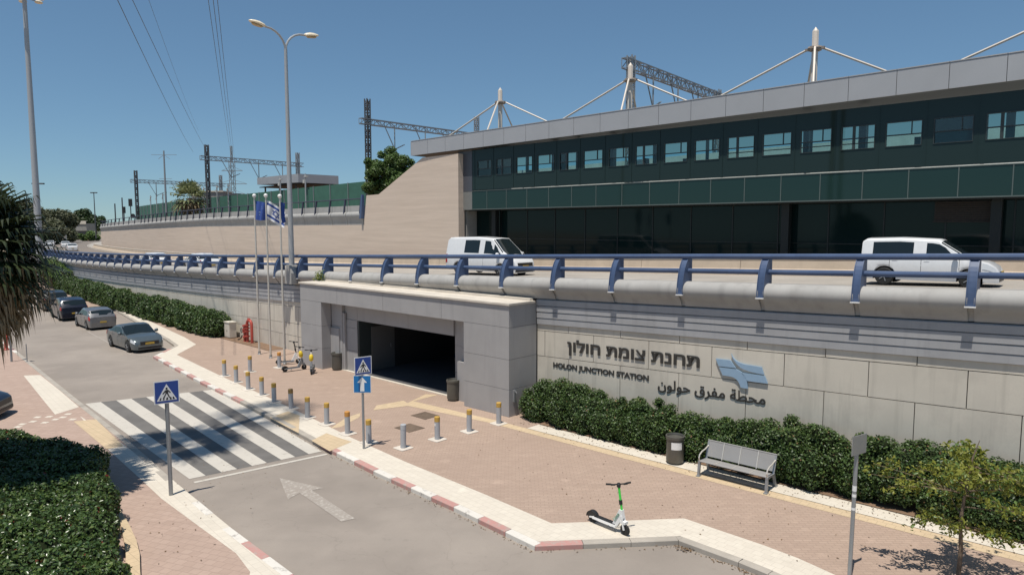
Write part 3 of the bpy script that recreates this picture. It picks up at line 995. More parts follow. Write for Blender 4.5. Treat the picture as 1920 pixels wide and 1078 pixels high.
EL = srange(top[-1][0], 176, 4)
for a, b in zip(EL, EL[1:]):
    mb.hexa([C(a, FU, zd(a) - .3), C(b, FU, zd(b) - .3), C(b, FU + .6, zd(b) - .3), C(a, FU + .6, zd(a) - .3),
             C(a, FU, zl(a) + .5), C(b, FU, zl(b) + .5), C(b, FU + .6, zl(b) + .5), C(a, FU + .6, zl(a) + .5)])
# the end of the wall turns away to the right
p0 = Vector(C(176, FU)); h0 = head(176)
ARC = []
x, y, h = p0.x, p0.y, h0
for i in range(26):
    ARC.append((x, y, h)); h -= .075; x -= math.sin(h) * 2.2; y += math.cos(h) * 2.2
def arc_pt(i, u, z):
    x, y, h = ARC[i]
    return (x + math.cos(h) * u, y + math.sin(h) * u, z)
for i in range(len(ARC) - 1):
    mb.hexa([arc_pt(i, 0, 1), arc_pt(i + 1, 0, 1), arc_pt(i + 1, .6, 1), arc_pt(i, .6, 1), arc_pt(i, 0, 6.4), arc_pt(i + 1, 0, 6.4), arc_pt(i + 1, .6, 6.4), arc_pt(i, .6, 6.4)])
mb.build('wall_face', MT['tan'], tw, world=True)

fp_ = thing('far_parapet', 'distant rounded grey parapet with dull blue posts atop the tan wall', 'parapet', C(60, 15.4, 7))
zf = lambda s: float(np.interp(s, [48, 86, 140, 176, 240], [9.62, 9.45, 8.7, 8.3, 7.9]))    # its rail top
QP = [(.3, -.65), (0, -.65), (-.02, -1.2), (-.16, -1.3), (-.22, -1.45), (-.18, -1.66), (-.05, -1.8), (.0, -2.3), (.05, -2.9), (.4, -2.9)]
def far_pt(s, u, z):
    if s <= 176: return C(s, FU + u, z)
    i = (s - 176) / 2.2; k = min(int(i), len(ARC) - 2); f = i - k
    a = Vector(arc_pt(k, u, z)); b = Vector(arc_pt(k + 1, u, z))
    return tuple(a + (b - a) * f)
mb = M()
s = top[-1][0] + .1
while s < 225:
    e = s + 2.7
    vs = []
    for q in (s + .04, s + 1.35, e - .04): vs += [far_pt(q, u, zf(q) + dz) for u, dz in QP]
    n = len(QP); fs = []
    for i in range(2):
        for j in range(n): fs.append((i * n + j, i * n + (j + 1) % n, (i + 1) * n + (j + 1) % n, (i + 1) * n + j))
    fs += [tuple(range(n)), tuple(range(2 * n, 3 * n))[::-1]]
    mb.add(vs, fs); s = e
mb.build('parapet_panels', MT['parapet'], fp_, smooth=45, world=True)
mb = M(); mb.tube([far_pt(s, .05, zf(s) - .06) for s in srange(top[-1][0] + .1, 224, 2.7)], .06, 6)
mb.build('hand_rail', MT['blue_dull'], fp_, world=True)
s = top[-1][0] + .5; k = 0
while s < 172:
    mb = M()
    mb.hexa([far_pt(s - .07, -.2, zf(s) - 1.45), far_pt(s + .07, -.2, zf(s) - 1.45), far_pt(s + .07, -.02, zf(s) - 1.3), far_pt(s - .07, -.02, zf(s) - 1.3),
             far_pt(s - .07, -.02, zf(s) - .04), far_pt(s + .07, -.02, zf(s) - .04), far_pt(s + .07, .14, zf(s) - .04), far_pt(s - .07, .14, zf(s) - .04)])
    mb.build('post', MT['blue_dull'], fp_, world=True)
    s += 2.7 if s < 120 else 5.4
ep = top[-1][0] + .15
mb = M()
mb.hexa([C(ep - .1, FU - .3, 7.8), C(ep + .2, FU - .3, 7.8), C(ep + .2, FU + .1, 7.8), C(ep - .1, FU + .1, 7.8), C(ep - .05, FU - .1, 9.9), C(ep + .15, FU - .1, 9.9), C(ep + .15, FU + .1, 9.9), C(ep - .05, FU + .1, 9.9)])
mb.build('end_post', MT['blue'], fp_, world=True)

# embankment behind the tan wall
mb = M()
for a, b in zip(srange(36.2, 176, 5), srange(36.2, 176, 5)[1:]):
    mb.add([C(a, 16.4, zf(a) - .9), C(b, 16.4, zf(b) - .9), C(b, 60, zf(b) - .4), C(a, 60, zf(a) - .4)], [(0, 1, 2, 3)])
mb.add([far_pt(176, .4, 7), far_pt(196, .4, 7), far_pt(226, .4, 6.8), C(176, 60, 7)], [(0, 1, 2, 3)])
struct(mb.build('embankment', MT['soil'], normals=False))

# ================================================================== STATION BUILDING
st = thing('station_building', 'long dark green glazed railway station with aluminium fascia above the elevated road', 'building', FA + (UP,), FH - R(90))
def zroof(x): return 12.78 + .0084 * (x - 1.4)          # bottom of the fascia
mb = M()
xs = [-38.1 + 2.05 * i for i in range(21)]
for a, b in zip(xs, xs[1:]):
    mb.hexa([(a + .012, -.6, zroof(a)), (b - .012, -.6, zroof(b)), (b - .012, -.52, zroof(b)), (a + .012, -.52, zroof(a)),
             (a + .012, -.6, zroof(a) + 1.10), (b - .012, -.6, zroof(b) + 1.10), (b - .012, -.52, zroof(b) + 1.10), (a + .012, -.52, zroof(a) + 1.10)])
    mb.hexa([(a + .012, -.62, zroof(a) + 1.115), (b - .012, -.62, zroof(b) + 1.115), (b - .012, -.3, zroof(b) + 1.115), (a + .012, -.3, zroof(a) + 1.115),
             (a + .012, -.62, zroof(a) + 1.16), (b - .012, -.62, zroof(b) + 1.16), (b - .012, -.3, zroof(b) + 1.16), (a + .012, -.3, zroof(a) + 1.16)])
mb.hexa([(-38.14, -.6, zroof(-38)), (-38.1, -.6, zroof(-38)), (-38.1, 4, zroof(-38)), (-38.14, 4, zroof(-38)), (-38.14, -.6, zroof(-38) + 1.1), (-38.1, -.6, zroof(-38) + 1.1), (-38.1, 4, zroof(-38) + 1.1), (-38.14, 4, zroof(-38) + 1.1)])
mb.build('fascia', MT['fascia'], st)
mb = M()
mb.hexa([(-38.08, -.54, zroof(-38) + .02), (4, -.54, zroof(4) + .02), (4, 4, zroof(4) + .02), (-38.08, 4, zroof(-38) + .02), (-38.08, -.54, zroof(-38) + 1.08), (4, -.54, zroof(4) + 1.08), (4, 4, zroof(4) + 1.08), (-38.08, 4, zroof(-38) + 1.08)])
mb.build('roof', MT['mullion'], st)
# upper glass wall with its row of windows
W0 = [-31.12 + 1.955 * i for i in range(18)]
mb = M()
mb.box(-31.66, 4, 0, .12, 9.5, 10.49); mb.box(-31.66, 4, 0, .12, 11.62, 12.46)
prev = -31.66
for a in W0:
    mb.box(prev, a, 0, .12, 10.49, 11.62); prev = a + 1.50
mb.build('glass_wall', MT['glass_dark'], st)
for i in range(19):
    mb = M(); mb.box(-31.4 + 1.955 * i - .02, -31.4 + 1.955 * i + .02, -.025, 0, 9.5, 12.44); mb.build('mullion', MT['glass_dark'], st)
rw = random.Random(3)
for i, a in enumerate(W0):
    b = a + 1.50; z0, z1 = 10.49, 11.62
    mb = M(); f = .03
    mb.box(a, a + f, -.03, .1, z0, z1); mb.box(b - f, b, -.03, .1, z0, z1); mb.box(a + f, b - f, -.03, .1, z0, z0 + f); mb.box(a + f, b - f, -.03, .1, z1 - f, z1)
    mb.box(a + f, b - f, -.02, .08, z0 + .50, z0 + .55)
    if i % 3 != 1: mb.box(b - .45, b - .41, -.01, .07, z0 + .55, z1 - f)
    else: mb.box(a + .5, a + .62, -.01, .07, z0 + f, z1 - f)
    if i in (10, 11, 12, 13): mb.box(a + f, b - f, -.01, .07, z0 + .26, z0 + .30)
    w = mb.build('window', MT['mullion'], st)
    bl = {2: (.55, .75), 4: (.0, .45), 7: (.78, 1), 9: (.42, .56), 12: (.30, .38), 15: (.0, .86), 16: (.45, .68)}.get(i)
    if bl:
        p = M(); p.box(a + f + (1.44 * bl[0]), a + f + 1.44 * bl[1], .06, .075, z0 + f, z1 - f); p.build('blind', MT['mullion'], w)
    p = M(); p.box(a + f, b - f, .03, .045, z0 + .55, z1 - f); p.build('pane', MT['pane'], w)
    p = M(); p.box(a + f, b - f, .032, .047, z0 + f, z0 + .5); p.build('lower_pane', MT['pane_low'], w)
# dim things standing behind the windows
mb = M()
for i in range(15):
    x = -30 + 2.45 * i + rw.uniform(-.5, .5); wd = rw.uniform(.12, .35)
    mb.box(x, x + wd, 1.2, 1.6, 9.6, rw.choice((10.8, 11.0, 11.3, 12.3)))
mb.box(1.0 - 2.4, 1.0 - .9, .6, .9, 9.6, 12.3)
mb.build('interior_fittings', MT['mullion'], st)
mb = M(); mb.box(-31.6, 4, .2, 9, 9.2, 9.4); mb.box(-31.66, -31.4, .12, 4, 9.4, 12.3)
mb.build('platform_floor', MT['concrete_far'], st)
mb = M(); mb.hexa([(-36, 8, 9.4), (6, 8, 9.4), (6, 8.2, 9.4), (-36, 8.2, 9.4), (-36, 8, 11.55), (6, 8, 12.05), (6, 8.2, 12.05), (-36, 8.2, 11.55)])
mb.build('platform_back_wall', mat('platform_pale_wall', (.72, .74, .72), .8), st)
# spandrel band
for i in range(19):
    a = -31.66 + (0 if i == 0 else 1.6 + 1.955 * (i - 1)); b = -31.66 + 1.6 + 1.955 * i
    mb = M(); mb.box(a + .02, b - .02, -.06, .05, 8.11, 9.40); mb.build('spandrel_panel', MT['glass_band'], st)
mb = M()
mb.box(-31.66, 5.1, -.085, .05, 9.405, 9.445); mb.box(-31.66, 5.1, -.10, .05, 8.05, 8.11)
for i in range(19): mb.box(-30.06 + 1.955 * i - .02, -30.06 + 1.955 * i + .02, -.08, .03, 8.11, 9.405)
mb.build('band_trim', MT['lite_trim'], st)
mb = M(); mb.box(-33.2, -31.67, -.02, .3, 9.40, 12.44); mb.build('corner_panel', flat('dark_grey_panel', (.075, .08, .095), .4), st)
mb = M(); mb.box(-33.2, -31.67, -.03, .3, 8.05, 9.39); mb.build('corner_lower_panel', flat('mid_grey_panel', (.19, .19, .18), .5), st)
# recessed lower storey
mb = M()
lowx = [-32.6 + 2.6 * i for i in range(15)]
for a, b in zip(lowx, lowx[1:]):
    mb.box(a + .03, b - .03, 1.4, 1.5, 3.4, 5.9); mb.box(a + .03, b - .03, 1.4, 1.5, 5.94, 8.05)
mb.build('lower_glass', MT['glass_low'], st)
mb = M()
for a in lowx: mb.box(a - .03, a + .03, 1.36, 1.5, 3.4, 8.05)
mb.box(-33, 5, 1.38, 1.5, 5.9, 5.94); mb.box(-33.2, 5, .1, 1.6, 7.99, 8.06)
mb.build('lower_frame', flat('near_black_frame', (.012, .015, .015), .5), st)
mb = M(); mb.box(-33.2, -32.62, .3, 1.5, 3.4, 8.0); mb.build('return_wall', MT['concrete_far'], st)
for x in (-30.2, -8.6, 0.6):
    mb = M(); mb.box(x - .2, x + .2, .75, 1.15, 3.4, 8.02); mb.build('column', flat('column_grey', (.010, .013, .013), .6), st)
mb = M()
for k in range(9): mb.box(-1.85, .42, 1.28 - .01 * (k % 2), 1.36, 7.05 + k * .1, 7.15 + k * .1 - .012)
mb.box(-1.9, .47, 1.25, 1.37, 7.0, 7.05)
mb.build('roller_shutter', MT['shutter'], st)

# masts with stays above the roof
def roof_mast(t, label):
    o = thing('roof_mast', label, 'mast', FP(t, 3.0, 13.6), FH - R(90), 'cable stayed masts above the station roof')
    mb = M(); mb.lathe([(.17, -1), (.17, 3.6), (.165, 3.62), (.0, 3.85)], 8); mb.build('pole', MT['white_steel'], o, smooth=30)
    mb = M(); mb.lathe([(.17, 2.55), (.36, 2.62), (.40, 2.72), (.36, 2.8), (.17, 2.84)], 8); mb.box(-.5, .5, -.08, .08, 2.64, 2.76); mb.box(-.08, .08, -.5, .5, 2.64, 2.76)
    mb.build('collar', flat('collar_grey', (.30, .25, .21), .6), o)
    for e in ((-8.6, 0, -.3), (6.2, 2.4, -.3), (.9, -2.6, -.3), (-2.6, 5.5, -.3)):
        d = Vector(e) - Vector((0, 0, 2.7)); a = Vector((0, 0, 2.7)) + Vector((d.x, d.y, 0)).normalized() * .42
        mb = M(); mb.tube([a, e], .062, 6); mb.build('stay', MT['white_steel'], o, smooth=True)
roof_mast(31.65, 'cream stayed mast at the low end of the station roof, smallest in view')
roof_mast(19.86, 'cream stayed mast with the lattice beam just behind it')
roof_mast(8.19, 'tall cream stayed mast standing clear of the lattice beam, nearest full mast')
roof_mast(-3.6, 'cream stayed mast whose single stay shows at the right edge')

# ================================================================== RAILWAY EQUIPMENT BEHIND
def lattice(mb, a, b, w, h, n, t=.07):
    """four chords with diagonal lacing between two points"""
    a = Vector(a); b = Vector(b); d = (b - a).normalized()
    up = Vector((0, 0, 1)) if abs(d.z) < .9 else Vector((math.cos(FH), math.sin(FH), 0))
    x = d.cross(up).normalized() * w / 2; y = x.cross(d).normalized() * h / 2
    cs = [x + y, x - y, -x - y, -x + y]
    for c in cs: mb.bar(a + c, b + c, t)
    for i in range(n):
        p = a + (b - a) * i / n; q = a + (b - a) * (i + 1) / n
        for k in range(4):
            c1, c2 = cs[k], cs[(k + 1) % 4]
            if i % 2: c1, c2 = c2, c1
            mb.bar(p + c1, q + c2, t * .7)
            mb.bar(p + cs[k], p + cs[(k + 1) % 4], t * .7)
def gantry(x, y, zb, zbeam, ztop, L, label, hb=.55, turn=0):
    o = thing('catenary_gantry', label, 'gantry', (x, y, zb), 0, 'railway catenary gantries')
    n = Vector((math.cos(FH + turn), math.sin(FH + turn), 0))
    for k in (0, L):
        mb = M(); p = n * k
        lattice(mb, p, p + Vector((0, 0, ztop - zb)), .40, .40, 16, .10); mb.build('mast', MT['dark_metal'] if k == 0 and zbeam < 18 else MT['galv'], o)
    mb = M(); lattice(mb, n * -.9 + Vector((0, 0, zbeam - zb)), n * (L + .9) + Vector((0, 0, zbeam - zb)), .45, hb, 22, .07); mb.build('beam', MT['galv'], o)
    for k in (3.4, 7.6, 11.4):
        mb = M(); p = n * k + Vector((0, 0, zbeam - zb)); al = Vector((-math.sin(FH), math.cos(FH), 0))
        mb.bar(p, p - Vector((0, 0, 2.6)), .10); mb.bar(p - n * 1.4, p - Vector((0, 0, 2.5)), .07)
        mb.tube([p - Vector((0, 0, 2.5)), p - Vector((0, 0, 1.9)) + n * 1.3], .05, 6)
        for i in range(4): mb.lathe([(.10, -.02), (.10, .02)], 8, tuple(p - Vector((0, 0, 2.35 - .12 * i)) + n * (.3 + .25 * i)))
        mb.build('dropper', MT['galv'], o)
gantry(*((8.40, 49.40, 15.58))[:2], 8.8, 18.45, 19.1, 15.5, 'large galvanised lattice gantry beam rising above the station roof', .68, R(4))
gantry(*((-14.75, 71.00, 16.08))[:2], 8.8, 17.75, 20.05, 15.5, 'dark lattice gantry mast behind the bushy tree, beam running to the station roof')
gantry(*((-42.79, 97.00, 14.94))[:2], 8.8, 16.65, 18.5, 14.0, 'grey gantry above the fan palm, its beam ending beside the street lamp')
gantry(*((-68.17, 125.00, 13.37))[:2], 8.5, 15.3, 17.2, 15.5, 'farthest grey gantry at the left end of the green fence')

ms = thing('signal_mast', 'slender grey mast with small crossbars left of the fan palm', 'mast', (-60.39, 120.00, 9.88))
mb = M(); mb.tube([(0, 0, -2), (0, 0, 10.3)], [.20, .12], 8); mb.build('pole', MT['galv'], ms, smooth=True)
mb = M(); mb.bar((-2.2, 0, 9.6), (2.2, 0, 9.6), .06); mb.bar((-1, 0, 5.5), (1.2, 0, 5.5), .06); mb.bar((-1.0, 0, 8.9), (0, 0, 9.6), .05); mb.bar((1.0, 0, 8.9), (0, 0, 9.6), .05); mb.build('crossbar', MT['galv'], ms)
sg = thing('railway_signal', 'dark railway signal heads on posts at the left end of the green fence', 'signal', (-83.27, 150.00, 8.61))
mb = M(); mb.tube([(0, 0, -3), (0, 0, 4.4)], .1, 6); mb.tube([(-1.5, 0, -3), (-1.5, 0, 2.6)], .1, 6); mb.build('post', MT['dark_metal'], sg)
mb = M(); mb.box(-.35, .35, -.15, .15, 2.9, 4.5); mb.lathe([(.5, -.1), (.5, .1)], 10, (.4, 0, .8), 'y'); mb.box(-1.8, -1.2, -.15, .15, 1.4, 2.8); mb.build('signal_head', MT['black'], sg)
py = thing('power_pylon', 'distant lattice power pylon behind the gantry beam', 'pylon', (-97.32, 240.00, 16.92))
mb = M(); lattice(mb, (0, 0, -6), (0, 0, 13), 1.5, 1.5, 10, .14); lattice(mb, (0, 0, 13), (0, 0, 18), .5, .5, 4, .12)
for z, w in ((1.5, 4.2), (5, 5), (9.5, 3.6)): mb.bar((-w, 0, z), (w, 0, z), .2); mb.bar((-w, 0, z), (0, 0, z + 1.5), .1); mb.bar((w, 0, z), (0, 0, z + 1.5), .1)
mb.build('lattice_tower', MT['galv'], py)
# overhead cables
def cable(name, a, b, label, r=.028, group='overhead power cables', sag=.6):
    a = Vector(a); b = Vector(b); mb = M()
    mb.tube([a + (b - a) * t - Vector((0, 0, sag * 4 * t * (1 - t))) for t in [i / 24 for i in range(25)]], r, 5)
    o = mb.build(name, MT['dark_metal']); return tag(o, label, 'cable', group)
for px, lb in ((0, 'leftmost'), (1, 'middle'), (2, 'rightmost')):
    far = [(-97.38, 240.00, 30.52), (-96.83, 240.00, 30.52), (-96.27, 240.00, 30.52)][px]
    near = [(-19.36, 45.00, 21.50), (-19.05, 45.00, 21.50), (-18.78, 45.00, 21.50)][px]
    d = Vector(near) - Vector(far)
    cable('power_cable', far, Vector(near) + d * .06, lb + ' of the three close cables dropping to the lattice pylon', .02)
    far = [(-78.35, 170.00, 25.37), (-74.45, 170.00, 24.72), (-76.83, 170.00, 30.53)][px]
    near = [(-22.32, 40.00, 19.90), (-21.47, 40.00, 19.90), (-20.56, 40.00, 19.90)][px]
    d = Vector(near) - Vector(far)
    cable('power_cable', far, Vector(near) + d * .06, lb + ' of the three slanting cables left of the pylon cables', [.022, .019, .010][px])

# green fence on the embankment
fe = thing('green_fence', 'long green mesh screen fence on the embankment above the far parapet', 'fence', C(90, 22, 9.4))
ft = lambda s: float(np.interp(s, [50, 87, 170], [11.88, 11.60, 11.5])); fb = lambda s: float(np.interp(s, [50, 87, 170], [8.9, 8.7, 8.5]))
for a, b in zip(srange(50, 170, 4), srange(50, 170, 4)[1:]):
    mb = M(); cbox(mb, a + .03, b - .03, 22, 22.04, fb, ft); mb.build('screen', MT['green_fence'], fe, world=True)
for a in srange(50, 170, 4):
    mb = M(); mb.tube([C(a, 21.94, fb(a)), C(a, 21.94, ft(a) + .05)], .05, 6); mb.build('post', MT['galv'], fe, world=True)
for i, (s, lb) in enumerate(((71.5, 'pale platform lamp pole beside the shelter, right of it'), (78.5, 'pale platform lamp pole before the near corner of the shelter'), (97, 'pale platform lamp pole left of the shelter'), (102, 'pale platform lamp pole behind the flags, second from the shelter'), (108.5, 'pale platform lamp pole just right of the fan palm'), (136, 'pale platform lamp pole left of the slender mast'), (142, 'pale platform lamp pole near the left end of the green fence'), (148, 'leftmost pale platform lamp pole on the green fence'))):
    o = thing('platform_pole', lb, 'pole', C(s, 21.7, 8.7), rot_at(s), 'pale poles along the green fence')
    mb = M(); mb.tube([(0, 0, 0), (0, 0, 4.6)], .085, 8); mb.build('pole', MT['lamp_pole'], o, smooth=True)
    mb = M(); mb.box(-.12, .5, -.12, .12, 4.2, 4.34); mb.box(-.5, -.1, -.1, .1, 3.5, 3.9); mb.build('camera_bracket', MT['alu'], o)

sh = thing('platform_shelter', 'grey flat roofed platform canopy above the green fence', 'shelter', C(86, 24, 8.8), rot_at(82))
mb = M()
mb.hexa([(-5.0, -.2, 4.15), (7.9, -.2, 3.85), (7.9, 5.4, 3.85), (-5.0, 5.4, 4.15), (-5.0, -.2, 5.1), (7.9, -.2, 4.95), (7.9, 5.4, 4.95), (-5.0, 5.4, 5.1)])
mb.build('canopy_roof', MT['fascia'], sh)
mb = M(); mb.box(-4.8, 7.7, 0, 5.2, 3.72, 3.82); mb.build('ceiling', MT['shutter'], sh)
for x in (-4.2, 0.5, 5.5):
    for y in (.6, 4.6):
        mb = M(); mb.tube([(x, y, 0), (x, y, 3.9)], .12, 8); mb.build('column', MT['dark_metal'], sh, smooth=True)
hut = thing('equipment_hut', 'pale low equipment hut behind the fan palm', 'hut', (-54.76, 125.00, 12.22))
mb = M(); mb.box(-3.5, 2.2, 0, 4, -2, 1.15); mb.build('walls', MT['concrete_far'], hut)
mb = M(); mb.box(-3.7, 2.4, -.2, 4.2, 1.15, 1.35); mb.build('roof', MT['coping'], hut)
mb = M(); mb.box(3.6, 5.0, .5, 1.6, -1.2, .9); mb.build('air_unit', MT['dark_metal'], hut)

# ================================================================== VEHICLES
class Car:
    """lofted body: stations (x, belt height, roof height or None, width factor); front is +x"""
    def __init__(s, st, W, zb, wheels, Rw):
        s.W = W / 2; s.zb = zb; s.wheels = wheels; s.R = Rw
        xs = sorted(set([q[0] for q in st]))
        s.st = st; extra = []
        Ra = Rw + .06
        for xw in wheels:
            extra += [xw + Ra * k for k in (-1.02, -1, -.92, -.75, -.4, 0, .4, .75, .92, 1, 1.02)]
        lo, hi = xs[0], xs[-1]
        s.xs = sorted(xs + [e for e in extra if lo < e < hi and min(abs(e - q) for q in xs) > .004])
    def at(s, x):
        st = s.st
        for a, b in zip(st, st[1:]):
            if a[0] <= x <= b[0]:
                t = 0 if b[0] == a[0] else (x - a[0]) / (b[0] - a[0])
                zt = a[1] + (b[1] - a[1]) * t
                ra = a[2] if a[2] else a[1]; rb = b[2] if b[2] else b[1]
                return zt, ra + (rb - ra) * t, s.W * (a[3] + (b[3] - a[3]) * t)
        q = st[-1] if x > st[-1][0] else st[0]
        return q[1], q[2] or q[1], s.W * q[3]
    def ring(s, x):
        zt, zr_, w = s.at(x)
        zs = s.zb
        for xw in s.wheels:
            d = abs(x - xw); Ra = s.R + .06
            if d <= Ra * 1.001: zs = max(zs, s.R + math.sqrt(max(0, Ra * Ra - d * d)))
        k = max(0.0, zr_ - zt); f = min(1, k / .12)
        z2 = max(s.zb + .30 * (zt - s.zb), zs + .05); z3 = max(s.zb + .66 * (zt - s.zb), z2 + .03)
        wr = w * (.96 - .24 * min(k, .9))
        top5 = (w * .90 * (1 - f) + wr * f, zt * (1 - f) + (zr_ - .09) * f)
        top6 = (w * .62 * (1 - f) + wr * .86 * f, (zt + .015) * (1 - f) + (zr_ - .012) * f)
        return [(0, s.zb), (w * .94, zs), (w * .99, z2), (w, z3), (w * .965, zt - .02), top5, top6, (0, zr_ + .02)]
    def S(s, x, r, side):
        q = s.ring(x); i = min(int(r), 6); t = r - i
        return Vector((x, side * (q[i][0] + (q[i + 1][0] - q[i][0]) * t), q[i][1] + (q[i + 1][1] - q[i][1]) * t))
    def body(s, mb):
        rings = []
        for x in s.xs:
            q = s.ring(x); rings.append([(x, y, z) for y, z in q] + [(x, -y, z) for y, z in q[6:0:-1]])
        n = 14; vs = [p for r in rings for p in r]; fs = []; ms = []
        for i in range(len(rings) - 1):
            for j in range(n):
                fs.append((i * n + j, i * n + (j + 1) % n, (i + 1) * n + (j + 1) % n, (i + 1) * n + j)); ms.append(1 if j in (0, 13) else 0)
        o = len(mb.v); mb.v += vs; mb.f += [tuple(k + o for k in f) for f in fs]; mb.m += ms
        mb.add(rings[0], [tuple(range(n))], 0); mb.add(rings[-1], [tuple(range(n))], 0)
    def patch(s, mb, xa, xb, ra, rb, side, off=.007, nx=3, nr=3, sk=0.0, m=None, th=.012):
        """a raised patch of the body surface; sk shifts the lower edge"""
        c = Vector((0, 0, .8)); P = []; Q = []
        for j in range(nr + 1):
            r = ra + (rb - ra) * j / nr
            for i in range(nx + 1):
                t = i / nx
                x = xa + (xb - xa) * t + sk * (1 - j / nr) * (t if sk > 0 else (1 - t))
                e = .01
                p = s.S(x, r, side)
                du = s.S(x + e, r, side) - s.S(x - e, r, side); dv = s.S(x, min(6.99, r + e), side) - s.S(x, max(0, r - e), side)
                n = du.cross(dv)
                n = n.normalized() if n.length > 1e-9 else Vector((0, side, 0))
                if n.dot(p - Vector((p.x * .8, 0, .75))) < 0: n = -n
                P.append(p + n * off); Q.append(p - n * th)
        nv = len(P); fs = []
        for j in range(nr):
            for i in range(nx):
                a = j * (nx + 1) + i; fs.append((a, a + 1, a + nx + 2, a + nx + 1))
        edge = list(range(nx + 1)) + [j * (nx + 1) + nx for j in range(1, nr + 1)] + [nr * (nx + 1) + i for i in range(nx - 1, -1, -1)] + [j * (nx + 1) for j in range(nr - 1, 0, -1)]
        for a, b in zip(edge, edge[1:] + edge[:1]): fs.append((a, b, nv + b, nv + a))
        mb.add(P + Q, fs, m)

def wheel_meshes(o, x, y, Rw, side):
    mb = M(); w = .20
    mb.lathe([(Rw * .62, -w / 2), (Rw * .9, -w / 2), (Rw, -w / 2 + .03), (Rw, w / 2 - .03), (Rw * .9, w / 2), (Rw * .62, w / 2)], 20, (x, y, Rw), 'y')
    t = mb.build('wheel', MT['rubber'], o, smooth=30)
    mb = M(); yo = y + side * (w / 2 - .02)
    mb.lathe([(Rw * .64, yo - .01), (Rw * .64, yo + .012)], 18, (x, 0, Rw), 'y')
    mb.lathe([(Rw * .16, yo), (Rw * .16, yo + side * .03)], 10, (x, 0, Rw), 'y')
    for k in range(5):
        a = 2 * math.pi * k / 5
        mb.bar((x + math.cos(a) * Rw * .1, yo + side * .015, Rw + math.sin(a) * Rw * .1), (x + math.cos(a) * Rw * .6, yo + side * .015, Rw + math.sin(a) * Rw * .6), .05, .03)
    mb.build('rim', MT['rim'], t)

def car(name, label, cat, loc, heading, st, W, zb, wheels, Rw, pm, sidew, wind, rear, head, tail, group=None, plate_f=True, plate_r=True, grille=None, doors=(), quick=False):
    o = thing(name, label, cat, loc, heading, group)
    c = Car(st, W, zb, wheels, Rw)
    mb = M(); c.body(mb); mb.build('body', [pm, MT['black']], o, smooth=32)
    for xa, xb, sk in sidew:
        for sd in (1, -1):
            mb = M(); c.patch(mb, xa, xb, 4.12, 4.9, sd, sk=sk); mb.build('side_window', MT['car_glass'], o, smooth=30)
    for nm, q in (('windscreen', wind), ('rear_window', rear)):
        if not q: continue
        mb = M()
        for sd in (1, -1): c.patch(mb, q[0], q[1], 5.25, 6.999, sd, .008, 4, 4)
        mb.build(nm, MT['car_glass'], o, smooth=30)
    x1 = st[-1][0]; x0 = st[0][0]
    if head:
        for sd in (1, -1):
            mb = M(); c.patch(mb, head[0], head[1], head[2], head[3], sd, .012, 3, 2); mb.build('headlight', MT['headlamp'], o, smooth=30)
    if tail:
        for sd in (1, -1):
            mb = M(); c.patch(mb, tail[0], tail[1], tail[2], tail[3], sd, .012, 3, 2); mb.build('tail_light', MT['tail'], o, smooth=30)
    if grille:
        mb = M(); hw, z0, z1 = grille
        mb.box(x1 - .06, x1 + .012, -hw, hw, z0, z1); mb.build('grille', MT['black'], o)
        mb = M(); mb.box(x1 - .06, x1 + .016, -hw * 1.25, hw * 1.25, zb + .05, zb + .16); mb.build('lower_grille', MT['black'], o)
    if plate_f:
        mb = M(); z = (zb + .30); mb.box(x1, x1 + .035, -.24, .24, z, z + .11); mb.build('number_plate', MT['plate'], o)
    if plate_r:
        mb = M(); z = (zb + .32); mb.box(x0 - .035, x0, -.20, .20, z, z + .10); mb.build('number_plate', MT['plate'], o)
    for xw in wheels:
        for sd in (1, -1): wheel_meshes(o, xw, sd * (W / 2 - .105), Rw, sd)
    xm = wind[0] if abs(wind[0] - x1) > abs(wind[1] - x1) else wind[0]
    for sd in (1, -1):
        xx = max(wind) - .38; zt, _, w = c.at(xx)
        mb = M(); mb.lathe([(.02, -.11), (.085, -.08), (.10, 0), (.085, .07), (.02, .10)], 8, (xx, sd * (w + .10), zt + .07), 'y'); mb.bar((xx, sd * w * .95, zt + .0), (xx, sd * (w + .08), zt + .05), .05)
        mb.build('wing_mirror', pm, o, smooth=60)
    if doors:
        for sd in (1, -1):
            mb = M()
            for x in doors: c.patch(mb, x, x + .014, 1.4, 4.0, sd, .003, 1, 6)
            mb.build('door_seams', MT['black'], o)
            for x in doors[1:]:
                mb = M(); p = c.S(x + .18, 3.55, sd); mb.box(p.x - .09, p.x + .09, p.y - .012, p.y + .022 * sd if sd > 0 else p.y + .012, p.z - .018, p.z + .018)
                mb.build('door_handle', pm, o)
    return o

